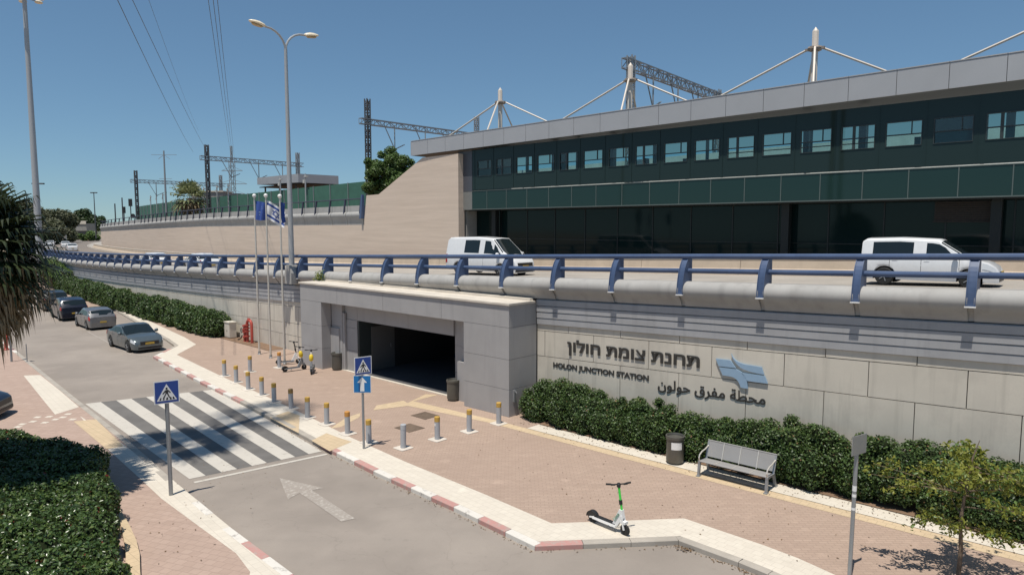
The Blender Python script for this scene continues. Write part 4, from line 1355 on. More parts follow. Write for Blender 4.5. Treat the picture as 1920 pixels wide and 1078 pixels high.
def head_to(a, b): return math.atan2(b[1] - a[1], b[0] - a[0])
SEDAN = [(-2.32, .62, None, .80), (-2.28, .86, None, .88), (-2.1, 1.0, None, .95), (-1.75, 1.03, None, .98), (-.95, 1.0, 1.36, 1.0), (-.35, .985, 1.46, 1.0), (.15, .97, 1.45, 1.0), (1.12, .95, None, .99), (1.75, .87, None, .96), (2.1, .76, None, .90), (2.26, .66, None, .80), (2.33, .52, None, .68)]
def sedan(label, loc, heading, pm, group=None, name='parked_car', cat='car'):
    return car(name, label, cat, loc, heading, SEDAN, 1.83, .19, (-1.38, 1.40), .33, pm,
               ((-1.42, -.52, .0), (-.46, .40, .35)), (.24, 1.02), (-1.66, -.98), (1.84, 2.22, 3.05, 3.9), (-2.26, -2.0, 3.1, 3.95), group, grille=(.50, .46, .66), doors=(.92, -.06, -.98))
HATCH = [(-2.08, .55, None, .84), (-2.05, .90, None, .92), (-1.96, 1.0, None, .96), (-1.5, .99, 1.36, 1.0), (-.8, .97, 1.46, 1.0), (.05, .95, 1.45, 1.0), (1.0, .93, None, .99), (1.65, .83, None, .95), (1.95, .72, None, .87), (2.08, .55, None, .74)]
SUV = [(-2.28, .6, None, .86), (-2.25, 1.02, None, .93), (-2.16, 1.14, None, .96), (-1.75, 1.13, 1.58, 1.0), (-1.0, 1.12, 1.70, 1.0), (.1, 1.10, 1.68, 1.0), (1.0, 1.08, None, .99), (1.75, .98, None, .96), (2.15, .84, None, .88), (2.28, .62, None, .76)]
VAN = [(-2.68, 1.0, None, .94), (-2.66, 1.20, 2.12, .97), (-2.5, 1.22, 2.22, 1.0), (-.2, 1.22, 2.27, 1.0), (.95, 1.22, 2.20, 1.0), (2.0, 1.22, None, .98), (2.4, 1.10, None, .94), (2.6, .92, None, .86), (2.70, .66, None, .76)]
MPV = [(-2.22, .80, None, .92), (-2.2, 1.08, 1.66, .95), (-2.05, 1.09, 1.76, .99), (-.9, 1.09, 1.80, 1.0), (.35, 1.07, 1.74, 1.0), (1.42, 1.04, None, .98), (1.9, .92, None, .94), (2.12, .78, None, .86), (2.24, .58, None, .74)]

P_grey = paint('steel_grey_paint', (.115, .14, .15), .5)
P_silver = paint('mid_grey_paint', (.19, .19, .195), .5)
P_black = paint('black_blue_paint', (.008, .01, .022), .2)
P_dark = paint('dark_paint', (.02, .022, .022), .2)
P_white = paint('white_van_paint', (.74, .74, .74), 0)
ST = 'cars parked along the street kerb'
a, b = (-24.06, 40.72), (-22.23, 39.06)
hd = head_to(a, b); f = Vector((math.cos(hd), math.sin(hd))); lf = Vector((-f.y, f.x))
m = (Vector(a) + Vector(b)) / 2 + lf * .80
sedan('steel grey sedan parked facing the camera with yellow front plate', (m.x, m.y, -.12), hd, P_grey, ST)
a, b = (-29.93, 47.64), (-31.59, 49.26)
hd = head_to(a, b); f = Vector((math.cos(hd), math.sin(hd))); lf = Vector((f.y, -f.x))
m = (Vector(a) + Vector(b)) / 2 + lf * .80
car('parked_car', 'mid grey hatchback seen from behind, parked ahead of the steel grey sedan', 'car', (m.x, m.y, -.12), hd, HATCH, 1.78, .19, (-1.25, 1.30), .32, P_silver,
    ((-1.35, -.42, 0), (-.36, .40, .3)), (.15, .92), (-1.93, -1.54), (1.6, 2.0, 3.0, 3.9), (-2.04, -1.78, 3.0, 4.0), ST, grille=(.4, .45, .6), doors=(.85, -.1, -1.0))
a, b = (-34.57, 51.9), (-36.97, 54.49)
hd = head_to(a, b); f = Vector((math.cos(hd), math.sin(hd))); lf = Vector((f.y, -f.x))
m = (Vector(a) + Vector(b)) / 2 + lf * .85
car('parked_car', 'glossy black off-road car seen from behind, beyond the grey hatchback', 'car', (m.x, m.y, -.12), hd, SUV, 1.9, .24, (-1.36, 1.38), .37, P_black,
    ((-1.5, -.45, 0), (-.38, .45, .3)), (.2, .95), (-2.12, -1.8), (1.7, 2.2, 3.0, 3.9), (-2.24, -1.98, 3.2, 4.0), ST, grille=(.5, .55, .75), doors=(.9, -.1, -1.1))
a = Vector((-40.13, 58.12)); m = a + lf * .85 + f * 1.4
car('parked_car', 'dark car half hidden by palm fronds, farthest of the parked row', 'car', (m.x, m.y, -.12), hd, SUV, 1.85, .22, (-1.36, 1.38), .35, P_dark,
    ((-1.5, -.45, 0), (-.38, .45, .3)), (.2, .95), (-2.12, -1.8), (1.7, 2.2, 3.0, 3.9), (-2.24, -1.98, 3.2, 4.0), ST, grille=(.5, .55, .75))
sedan('black car on the side pavement, only its nose showing at the left edge', (-21.3, 24.6, 0.0), R(12), P_black)
for o in list(bpy.data.objects):
    if o.name.startswith('number_plate') and o.parent and o.parent.get('label', '').startswith('black car on the side'): bpy.data.objects.remove(o)

def on_deck(s, u, rev=False):
    p = C(s, u, zd(s)); h = rot_at(s)
    return p, h + (math.pi if rev else 0)
p, h = on_deck(25.9, 9.45)
vn = car('white_van', 'white panel van with dark side window driving on the elevated road', 'van', p, h, VAN, 1.96, .26, (-1.62, 1.66), .35, P_white,
    ((-1.15, .02, 0), (.42, 1.35, .55)), (1.0, 1.95), None, (2.25, 2.62, 3.0, 3.8), (-2.66, -2.5, 2.4, 4.0), None, grille=(.62, .62, .82), doors=(1.42, .38, -1.0))
vn.scale = (1.08, 1, 1)
mb = M(); mb.box(-2.66, 2.5, -.985, -.955, .34, .44); mb.build('side_moulding', MT['black'], vn)
mb = M(); mb.box(2.3, 2.73, -.78, .78, .30, .56); mb.build('bumper', MT['black'], vn)
p, h = on_deck(2.62, 9.75)
mp = car('white_van', 'small white van with side windows near the right edge of the elevated road', 'van', p, h, MPV, 1.82, .22, (-1.36, 1.38), .33, P_white,
    ((-1.80, -.42, 0), (.0, .60, .5)), (.45, 1.32), None, (1.75, 2.14, 3.0, 3.9), (-2.2, -2.06, 2.6, 4.0), None, grille=(.5, .48, .62), doors=(1.05, -.15, -1.2))
mb = M(); mb.box(-2.1, 2.1, -.925, -.895, .40, .52); mb.build('side_moulding', MT['black'], mp)
P_wh2 = paint('white_car_paint', (.7, .7, .7), 0)
HW = 'cars driving on the elevated road'
for s, u, lb, pm, rev in ((66, 3.4, 'white car with dark windows low behind the blue railing, left of the flagpoles', P_wh2, True), (54, 3.4, 'white car with black roof behind the blue railing, nearer the flagpoles', P_wh2, True),
        (150, 4.2, 'white car at the far left bend of the road, closest to the railing end', P_wh2, True), (152, 8.2, 'white car at the far bend, second from the railing end', P_wh2, True), (182, 8.6, 'small white car on the distant bend below the overpass', P_wh2, True), (200, 5.5, 'tiny white car farthest up the distant road', P_wh2, True)):
    p, h = on_deck(s, u, rev); sedan(lb, p, h, pm, HW, 'moving_car', 'car')

# ================================================================== STREET FURNITURE
def bollard_proto():
    t = thing('bollard', 'x', 'bollard', (0, 0, 0), 0, 'grey bollards on the plaza')
    mb = M(); mb.lathe([(.092, 0), (.092, .62)], 16); mb.build('post', MT['bollard'], t, smooth=30)
    mb = M(); mb.lathe([(.095, .62), (.095, .77), (.085, .785), (.0, .79)], 16); mb.build('cap', MT['ochre'], t, smooth=30)
    mb = M(); mb.prism([(-.25, -.21), (-.2, -.25), (.22, -.24), (.25, -.2), (.24, .22), (.19, .25), (-.22, .24), (-.25, .19)], -.02, .022); mb.build('foot', MT['pale_conc'], t)
    return t
BOL = [((-13.72, 32.08), 'ochre capped bollard at the far end of the kerb side row'), ((-12.62, 30.74), 'ochre capped bollard next to the far end of the kerb side row'),
       ((-12.87, 33.04), 'ochre capped bollard set back towards the flagpoles, behind the row'), ((-11.55, 29.40), 'ochre capped bollard third along the row from the far end'),
       ((-10.58, 28.36), 'ochre capped bollard fourth along the row from the far end'), ((-9.66, 27.21), 'ochre capped bollard fifth along the row, before the rusty one'),
       ((-8.65, 26.23), 'bollard with a flaking rusty cap halfway along the row'), ((-7.63, 24.95), 'tall ochre capped bollard just nearer than the rusty capped one'),
       ((-6.69, 24.12), 'ochre capped bollard beside the palm shadow at the crossing'), ((-5.66, 22.98), 'bollard with bright orange ochre cap left of the twin sign post'),
       ((-4.72, 21.99), 'ochre capped bollard right behind the twin sign post'), ((-3.50, 21.44), 'plain grey bollard without a coloured cap'),
       ((-2.50, 22.33), 'ochre capped bollard with a small sticker, right of the capless one'), ((-1.49, 23.22), 'ochre capped bollard in front of the entrance pillar'),
       ((-0.48, 24.19), 'ochre capped bollard closest to the pillar corner'), ((-11.77, 34.06), 'orange topped bollard beside the flagpoles and yellow scooters')]
b0 = bollard_proto()
for i, (xy, lb) in enumerate(BOL):
    o = b0 if i == 0 else dup(b0)
    o.location = (*xy, 0); o['label'] = lb; o.rotation_euler = (R(random.uniform(-.8, .8)), R(random.uniform(-.8, .8)), R(-42 + random.uniform(-6, 6)))
    m2 = {6: 'rust', 11: 'bollard', 15: 'orange', 9: 'orange'}.get(i)
    if m2:
        for ch in o.children:
            if ch.name.startswith('cap'): ch.data = ch.data.copy(); ch.data.materials[0] = MT[m2]
mb = M(); mb.box(-.03, .03, -.0965, -.09, .48, .56)
st_o = None
for o in bpy.data.objects:
    if o.get('label') == BOL[12][1]: st_o = o
mb.build('sticker', MT['white'], st_o)

def bin_(label, xy, rz=0, sticker=False, z=0):
    t = thing('litter_bin', label, 'bin', (*xy, z), rz, 'round bronze litter bins')
    mb = M(); mb.lathe([(.20, .0), (.20, .06), (.255, .07), (.26, .1), (.26, .80)], 22); mb.build('body', MT['bin'], t, smooth=30)
    mb = M(); mb.lathe([(.262, .76), (.285, .78), (.285, .86), (.25, .87), (.235, .84), (.235, .7), (.02, .68)], 22); mb.build('rim', MT['bin'], t, smooth=30)
    mb = M(); mb.lathe([(.233, .6), (.233, .74)], 20); mb.build('liner', MT['black'], t)
    if sticker:
        mb = M()
        for k in range(6):
            a = R(-128 + 12 * k); b = R(-128 + 12 * (k + 1))
            mb.add([(.263 * math.cos(a), .263 * math.sin(a), .48), (.263 * math.cos(b), .263 * math.sin(b), .48), (.263 * math.cos(b), .263 * math.sin(b), .70), (.263 * math.cos(a), .263 * math.sin(a), .70)], [(0, 1, 2, 3)])
        mb.build('notice', MT['white'], t)
bin_('bronze litter bin with a white notice beside the bench', (4.91, 20.05), 0, True)
bin_('bronze litter bin at the right side of the dark entrance', (-2.41, 27.55))
bin_('shaded litter bin inside the left recess of the entrance', (-8.72, 33.55))

# bench
bp = C(5.0, -2.1)
be = thing('park_bench', 'grey perforated metal bench in front of the hedge', 'bench', bp, rot_at(5.0))
mb = M()
seat = [(-.28, .44), (-.23, .455), (.0, .43), (.16, .42)]
for a, b in zip(seat, seat[1:]): mb.hexa([(-1.0, a[0], a[1] - .02), (1.0, a[0], a[1] - .02), (1.0, b[0], b[1] - .02), (-1.0, b[0], b[1] - .02), (-1.0, a[0], a[1]), (1.0, a[0], a[1]), (1.0, b[0], b[1]), (-1.0, b[0], b[1])])
mb.build('seat', MT['bench'], be)
mb = M()
bk = [(.19, .47), (.27, .70), (.335, .90)]
for a, b in zip(bk, bk[1:]): mb.hexa([(-1.0, a[0], a[1]), (1.0, a[0], a[1]), (1.0, a[0] + .02, a[1]), (-1.0, a[0] + .02, a[1]), (-1.0, b[0], b[1]), (1.0, b[0], b[1]), (1.0, b[0] + .02, b[1]), (-1.0, b[0] + .02, b[1])])
mb.tube([(-1.0, .345, .905), (1.0, .345, .905)], .02, 8)
mb.build('backrest', MT['bench'], be)
mb = M()
for x in (-.5, 0, .5):
    mb.bar((x, -.28, .447), (x, .16, .41), .02, .035); mb.bar((x, .175, .45), (x, .33, .90), .022, .03)
mb.build('ribs', MT['alu'], be)
for x in (-.97, .97):
    mb = M(); mb.bar((x, -.26, .43), (x, -.30, 0), .06, .07); mb.bar((x, .18, .43), (x, .36, 0), .06, .07); mb.bar((x, -.3, .40), (x, .2, .40), .06, .05); mb.bar((x, .18, .40), (x, .35, .88), .05, .04); mb.box(x - .05, x + .05, -.38, -.22, 0, .03); mb.box(x - .05, x + .05, .28, .44, 0, .03)
    mb.build('leg', MT['galv'], be)
    mb = M(); mb.tube([(x, -.27, .44), (x, -.30, .54), (x, -.26, .62), (x, -.12, .68), (x, .08, .70), (x, .30, .76)], .02, 8); mb.build('armrest', MT['alu'], be, smooth=True)

# cabinet and red pipework
cb = thing('utility_cabinet', 'cream utility cabinet between the hedge and the red pipes', 'cabinet', (*C((39.65, 0.46)[0], -.42)[:2], 0), rot_at(38))
mb = M(); mb.box(-.38, .38, -.22, .22, .06, 1.0); mb.build('body', MT['cabinet'], cb)
mb = M(); mb.box(-.42, .42, -.26, .26, 1.0, 1.05); mb.build('lid', MT['cabinet'], cb)
mb = M(); mb.box(-.34, .34, -.2, .2, 0, .06); mb.build('plinth', MT['black'], cb)
mb = M(); mb.box(-.36, .36, -.228, -.22, .1, .96); q = mb.build('door', MT['cabinet'], cb)
mb = M(); mb.prism([(-.06, .42), (.06, .42), (0, .56)], .228, .231, 0, lambda a, b, c: (a, -c, b)); mb.build('warning_mark', MT['black'], q)
hy = thing('fire_hydrant', 'red fire water pipes bent like a hook beside the cream cabinet', 'hydrant', (*C((36.98, 0.74)[0], -.42)[:2], 0), rot_at(36))
hy.scale = (1.4, 1.2, 1.25)
mb = M()
arc = [(.26, 0, 0), (.26, 0, .9)] + [(.26 - .22 * (1 - math.cos(a)), 0, .9 + .22 * math.sin(a)) for a in [R(30 * k) for k in range(1, 7)]] + [(-.18, 0, .55), (-.18, 0, 0)]
mb.tube(arc, .07, 12); mb.build('hook_pipe', MT['red_pipe'], hy, smooth=True)
mb = M(); mb.tube([(-.36, -.05, 0), (-.36, -.05, .85)], .06, 10)
for z in (.25, .5, .62, .8): mb.lathe([(.1, z - .03), (.1, z + .03)], 12, (-.36, -.05, 0))
for z in (.3, .55, .7, .86): mb.lathe([(.125, z - .025), (.125, z + .025)], 12, (-.18, 0, 0))
mb.tube([(-.36, -.05, .56), (-.18, 0, .56)], .05, 8); mb.build('valve_pipe', MT['red_pipe'], hy, smooth=30)
mb = M()
mb.tube([(-.55 + .12 * math.cos(R(40 * k)), -.1, .55 + .12 * math.sin(R(40 * k))) for k in range(10)], .016, 6); mb.bar((-.55, -.1, .43), (-.55, -.1, .67), .016); mb.bar((-.67, -.1, .55), (-.43, -.1, .55), .016); mb.bar((-.55, -.1, .55), (-.36, -.05, .55), .03)
mb.build('hand_wheel', MT['black'], hy)
mb = M()
for x in (-.06, .08): mb.tube([(x, 0, 1.08), (x, 0, 1.2)], .035, 8)
mb.bar((-.1, 0, 1.2), (.12, 0, 1.2), .03); mb.build('air_valve', MT['red_pipe'], hy)
mb = M(); mb.tube([(-.6, -.05, .3), (-.75, -.05, .12), (-.95, -.1, .05)], .03, 6); mb.build('hose', MT['black'], hy)

for xy, lb in (((-3.28, 25.24), 'brown square manhole cover nearer the entrance'), ((-3.63, 23.66), 'brown square manhole cover behind the capless bollard')):
    o = thing('manhole_cover', lb, 'manhole', (*xy, .006), rot_at(15), 'square manhole covers')
    mb = M(); mb.box(-.42, .42, -.36, .36, -.01, .004); mb.build('plate', mat('cover_brown', (.16, .115, .085), .8, var=.25, fine=30), o)
    mb = M()
    for k in range(6): mb.box(-.38, .38, -.31 + .11 * k, -.27 + .11 * k, .004, .01)
    mb.build('ribs', MT['bark'], o)

# signs
SF = lambda a, b, c: (a, -c, b)
def ped_sign(o, z, sz, rz, name='crossing_sign'):
    """blue square with a white triangle and a walking figure over stripes"""
    Mx = Matrix.Rotation(rz, 4, 'Z')
    fr = lambda a, b, c: tuple(Mx @ Vector((a * sz, -.055 - c, z + b * sz)))
    mb = M(); mb.prism([(-.5, 0), (.5, 0), (.5, 1), (-.5, 1)], 0, .012, 0, fr); b = mb.build(name, MT['white'], o)
    mb = M(); mb.prism([(-.46, .04), (.46, .04), (.46, .96), (-.46, .96)], .012, .0145, 0, fr); mb.build('blue_field', MT['sign_blue'], b)
    mb = M(); mb.prism([(-.40, .13), (.40, .13), (0, .86)], .0145, .017, 0, fr); mb.build('triangle', MT['white'], b)
    mb = M()
    for x in (-.27, -.13, .02, .17, .29): mb.prism([(x - .035 - .03 * (x > 0) + .0, .16), (x + .025, .16), (x * .86 + .02, .27), (x * .86 - .025, .27)], .017, .019, 0, fr)
    hd = [(.0 + .045 * math.cos(R(40 * k)), .66 + .05 * math.sin(R(40 * k))) for k in range(9)]
    mb.prism(hd, .017, .019, 0, fr)
    mb.prism([(-.06, .59), (.06, .60), (.055, .44), (-.05, .43)], .017, .0192, 0, fr)
    mb.prism([(-.05, .44), (.0, .44), (-.11, .24), (-.165, .24)], .017, .0188, 0, fr); mb.prism([(.0, .44), (.055, .44), (.13, .25), (.08, .24)], .017, .0186, 0, fr)
    mb.prism([(-.06, .59), (-.04, .52), (-.15, .41), (-.17, .45)], .017, .0194, 0, fr); mb.prism([(.06, .6), (.05, .54), (.13, .44), (.16, .48)], .017, .0196, 0, fr)
    mb.build('pictogram', MT['black'], b)
def pole(o, h, r=.042, m='galv'):
    mb = M(); mb.lathe([(r, -.02), (r, h), (r * .5, h + .01)], 12); mb.build('pole', MT[m], o, smooth=30)
s1 = thing('crossing_sign_post', 'single blue pedestrian crossing sign on a grey pole beside the near hedge', 'road sign', (*(-9.06, 17.58), 0))
pole(s1, 2.55, .052); ped_sign(s1, 2.50, .60, R(34))
s2 = thing('traffic_sign_post', 'sign pole carrying a crossing sign above a one way arrow', 'road sign', (*(-4.76, 21.39), 0))
pole(s2, 2.9, .040); ped_sign(s2, 2.42, .58, R(36))
mb = M()
fr = lambda a, b, c: (a, -.045 - c, b)
mb.prism([(-.28, 1.84), (.28, 1.84), (.28, 2.40), (-.28, 2.40)], 0, .01, 0, fr); b_ = mb.build('one_way_sign', MT['white'], s2)
mb = M(); mb.prism([(-.265, 1.855), (.265, 1.855), (.265, 2.385), (-.265, 2.385)], .01, .0125, 0, fr); mb.build('blue_field', MT['sign_cyan'], b_)
mb = M(); mb.prism([(-.065, 1.89), (.065, 1.89), (.065, 2.17), (.155, 2.17), (0, 2.35), (-.155, 2.17), (-.065, 2.17)], .0125, .015, 0, fr); mb.build('arrow', MT['white'], b_)
s3 = thing('sign_post_back', 'bare grey back of a small sign on a leaning pole before the hedge', 'road sign', (*(6.82, 13.23), 0))
pole(s3, 2.95, .040); s3.rotation_euler = (R(-.5), R(1.0), 0)
mb = M(); Mx = Matrix.Rotation(R(33), 4, 'Z'); fr = lambda a, b, c: tuple(Mx @ Vector((a, -.05 + c, b)))
mb.prism([(-.25, 2.60), (.25, 2.60), (.25, 2.99), (-.25, 2.99)], 0, .012, 0, fr); mb.build('sign_plate', MT['sign_back'], s3)
for za, zb in ((1.72, 1.78), (1.84, 1.95), (1.45, 1.5)):
    mb = M(); mb.lathe([(.0415, za), (.0415, zb)], 12); mb.build('sticker', MT['white'], s3)

# flagpoles and flags
FPX = [((-14.12, 37.69), 'flagpole farthest from the entrance, leftmost of three'), ((-13.10, 36.60), 'middle flagpole, flying the white and blue flag'), ((-11.82, 35.01), 'flagpole nearest the entrance, beside the street lamp')]
FZ = [8.72, 8.68, 8.58]
for (xy, lb), z in zip(FPX, FZ):
    o = thing('flagpole', lb, 'flagpole', (*xy, 0), 0, 'three pale flagpoles')
    mb = M(); mb.tube([(0, 0, 0), (0, 0, z)], [.058, .04], 12); mb.build('pole', MT['alu'], o, smooth=True)
    mb = M(); mb.lathe([(.0, -.11), (.08, -.08), (.115, 0), (.08, .08), (.0, .11)], 10, (0, 0, z + .06)); mb.build('finial', MT['white'], o, smooth=60)
    mb = M(); mb.lathe([(.10, 0), (.10, .03), (.075, .05), (.075, .18)], 12); mb.build('base_collar', MT['galv'], o)
def flag(xy, ztop, ln, ht, fall, sag, name, label, deco, seed, dirx=(1, .1)):
    o = thing('flag', label, 'flag', (xy[0], xy[1], ztop), 0, 'flags on the flagpoles')
    d = Vector((dirx[0], dirx[1], 0)).normalized(); nrm = Vector((-d.y, d.x, 0))
    def P(u, v, off=0.0):
        w = .10 * math.sin(u * 7 + seed + v * 1.2) * (u ** .6) + .05 * math.sin(u * 13 + v * 3 + seed)
        return d * (ln * u * (1 - .1 * v) + .05) + nrm * (w + off) + Vector((0, 0, -ht * v * (1 - .12 * u) - fall * u ** 1.2 - sag * math.sin(u * math.pi) * v))
    mb = M(); nu, nv = 18, 16; vs = [P(i / nu, j / nv) for j in range(nv + 1) for i in range(nu + 1)]
    for j in range(nv):
        for i in range(nu):
            a = j * (nu + 1) + i
            m = 0
            if deco == 'star' and (j in (2, 3) or j in (12, 13)): m = 1
            mb.f.append((a, a + 1, a + nu + 2, a + nu + 1)); mb.m.append(m)
    mb.v = vs
    cl = mb.build('cloth', [MT['flag_white'], MT['flag_blue']] if deco == 'star' else [MT['flag_blue']], o, smooth=180, normals=False)
    mb = M()
    if deco == 'star':
        tri = [[(.5 + .21 * math.cos(R(a + f)) * ht / ln, .5 + .21 * math.sin(R(a + f))) for a in (90, 210, 330)] for f in (0, 180)]
        for off in (.006, -.006):
            for t in tri:
                for k in range(3):
                    a = Vector((*t[k], 0)); b = Vector((*t[(k + 1) % 3], 0)); n = (b - a).normalized(); n = Vector((-n.y, n.x, 0)) * .02
                    for q in range(4):
                        p0 = a + (b - a) * q / 4; p1 = a + (b - a) * (q + 1) / 4
                        mb.add([P(p0.x - n.x, p0.y - n.y, off), P(p1.x - n.x, p1.y - n.y, off), P(p1.x + n.x, p1.y + n.y, off), P(p0.x + n.x, p0.y + n.y, off)], [(0, 1, 2, 3)])
        mb.build('star', MT['flag_blue'], cl, normals=False)
    elif deco == 'emblem':
        for off in (.006, -.006):
            for (a, b, c, e) in ((.55, .22, .75, .30), (.58, .34, .72, .40), (.3, .55, .8, .59), (.3, .68, .8, .71)):
                mb.add([P(a, b, off), P(c, b, off), P(c, e, off), P(a, e, off)], [(0, 1, 2, 3)])
        mb.build('emblem', MT['logo'], cl, normals=False)
flag(FPX[0][0], 8.5, .95, 1.02, .12, .06, 'flag', 'blue flag with a faint pale emblem on the leftmost pole', 'emblem', .5, (.62, -.3))
flag(FPX[1][0], 8.5, .92, .98, .62, .05, 'flag', 'white flag with blue stripes and star on the middle pole', 'star', 2.2, (.8, .35))
flag(FPX[2][0], 8.35, .35, 1.05, .1, .05, 'flag', 'plain blue flag on the pole nearest the street lamp', 'plain', 1.1, (.35, .9))

# the double armed street lamp on its bracket
lp = C((31.65, 4.29)[0], -.34, 3.75 + UP)
la = thing('street_lamp', 'tall double armed street lamp with amber heads fixed to the parapet', 'street lamp', lp, rot_at(32))
mb = M(); mb.tube([(0, 0, .3), (0, 0, 12.6)], [.155, .085], 14); mb.build('pole', MT['lamp_pole'], la, smooth=True)
mb = M(); mb.prism([(-.36, -.1), (.36, -.1), (.36, .5), (.16, .95), (-.16, .95), (-.36, .5)], -.25, .28, 0, lambda a, b, c: (a, c, b)); mb.build('bracket', MT['parapet'], la)
for sgn, nm in ((-1, 'l'), (1, 'r')):
    mb = M(); pts = [(0, 0, 12.5)] + [(0, sgn * 1.10 * (1 - math.cos(a)), 12.5 + 1.05 * math.sin(a)) for a in [R(15 * k) for k in range(1, 6)]] + [(0, sgn * 1.25, 13.56)]
    mb.tube(pts, [.06] * len(pts), 8); mb.build('arm', MT['lamp_pole'], la, smooth=True)
    mb = M(); vs = []; n = 10
    prof = [(1.12, .08, .05), (1.22, .17, .11), (1.45, .23, .15), (1.7, .22, .13), (1.92, .15, .08), (2.02, .04, .03)]
    for y, w, h in prof:
        for k in range(n):
            a = 2 * math.pi * k / n
            vs.append((w * math.cos(a), sgn * y, 13.56 + (y - 1.2) * .14 + (h if math.sin(a) > 0 else h * .55) * math.sin(a)))
    fs = [(i * n + k, i * n + (k + 1) % n, (i + 1) * n + (k + 1) % n, (i + 1) * n + k) for i in range(len(prof) - 1) for k in range(n)] + [tuple(range(n)), tuple((len(prof) - 1) * n + k for k in range(n))]
    mb.add(vs, fs); hd = mb.build('lamp_head', MT['cream'], la, smooth=50)
    mb = M(); mb.add([(.15 * math.cos(a), sgn * (1.58 + .32 * math.sin(a)), 13.56 + (.38 + .32 * math.sin(a)) * .14 - .075) for a in [R(30 * k) for k in range(12)]] + [(.13 * math.cos(a), sgn * (1.58 + .27 * math.sin(a)), 13.56 + (.38 + .27 * math.sin(a)) * .14 - .13) for a in [R(30 * k) for k in range(12)]],
        [(k, (k + 1) % 12, 12 + (k + 1) % 12, 12 + k) for k in range(12)] + [tuple(range(12, 24))]); mb.build('lamp_glass', MT['lamp_glass'], hd)

X = (-63.59, 92.00, 36.21)
hm = thing('high_mast_light', 'very tall grey lighting mast at the left edge of the photo', 'light mast', (X[0], 92, -.3))
mb = M(); mb.tube([(0, 0, 0), (0, 0, 38.0)], [.46, .24], 14); mb.build('pole', MT['lamp_pole'], hm, smooth=True)
mb = M(); mb.lathe([(.5, 37.0), (.7, 37.05), (.7, 37.2), (.5, 37.25)], 14)
for k in range(6):
    a = R(60 * k + 10); mb.bar((.5 * math.cos(a), .5 * math.sin(a), 37.1), (1.7 * math.cos(a), 1.7 * math.sin(a), 37.1), .1)
mb.build('ring', MT['galv'], hm)
for k in range(6):
    a = R(60 * k + 10); mb = M(); mb.lathe([(.1, -.12), (.42, -.1), (.5, .05), (.3, .2), (.02, .24)], 10, (1.9 * math.cos(a), 1.9 * math.sin(a), 37.05)); mb.build('floodlight', MT['cream'], hm, smooth=40)

def far_lamp(px_top, base, h, label, arm=1.6):
    o = thing('road_lamp', label, 'street lamp', base, 0, 'distant lamps along the road')
    mb = M(); mb.tube([(0, 0, -1), (0, 0, h)], [.16, .09], 8); mb.build('pole', MT['dark_metal'], o, smooth=True)
    mb = M(); mb.box(-arm, arm, -.15, .15, h - .08, h + .1); mb.box(-arm, -arm + .9, -.22, .22, h - .12, h + .12); mb.box(arm - .9, arm, -.22, .22, h - .12, h + .12); mb.build('lamp_heads', MT['dark_metal'], o)
far_lamp(0, (-89.40, 130.00, 2.55), 12.6, 'dark twin headed lamp just right of the tall mast', 1.1)
far_lamp(0, (-106.33, 175.00, 5.06), 10.6, 'dark twin headed lamp in front of the distant dark trees', .8)
far_lamp(0, (-119.98, 170.00, 5.12), 9.9, 'dark twin headed lamp left of the tall mast', .8)
for px, lb in ((217, 'short dark post above the far end of the tan wall'), (231, 'taller dark post above the far end of the tan wall')):
    o = thing('track_post', lb, 'post', (-95.35, 165.00, 7.99) if px == 217 else (-93.56, 165.00, 7.99))
    mb = M(); mb.tube([(0, 0, -3), (0, 0, 4.6 if px == 217 else 6.0)], .14, 8); mb.build('post', MT['dark_metal'], o)

# small posts on the side pavement
o = thing('thin_sign_pole', 'thin grey pole under the palm fronds on the side pavement', 'pole', (*(-26.43, 35.57), 0))
mb = M(); mb.tube([(0, 0, 0), (0, 0, 2.9)], .055, 10); mb.build('pole', MT['galv'], o, smooth=True)
mb = M(); mb.box(-.25, .25, -.02, .02, 2.35, 2.85); mb.build('sign_plate', MT['sign_back'], o)
o = thing('red_hydrant_post', 'red hydrant post under the palm fronds at the left edge', 'hydrant', (*(-29.25, 39.02), 0))
mb = M(); mb.lathe([(.13, 0), (.13, .06), (.09, .1), (.09, .95), (.12, 1.0), (.12, 1.08), (.02, 1.18)], 12); mb.build('post', MT['red_pipe'], o, smooth=40)
mb = M(); mb.tube([(-.2, 0, .8), (.2, 0, .8)], .06, 8); mb.build('outlet', MT['red_pipe'], o)
o = thing('delineator_post', 'very thin grey post at the edge of the side kerb', 'post', (*(-25.61, 35.57), 0))
mb = M(); mb.tube([(0, 0, 0), (0, 0, .95)], .025, 8); mb.build('post', MT['galv'], o); mb = M(); mb.lathe([(.08, 0), (.08, .02)], 10); mb.build('foot', MT['galv'], o)

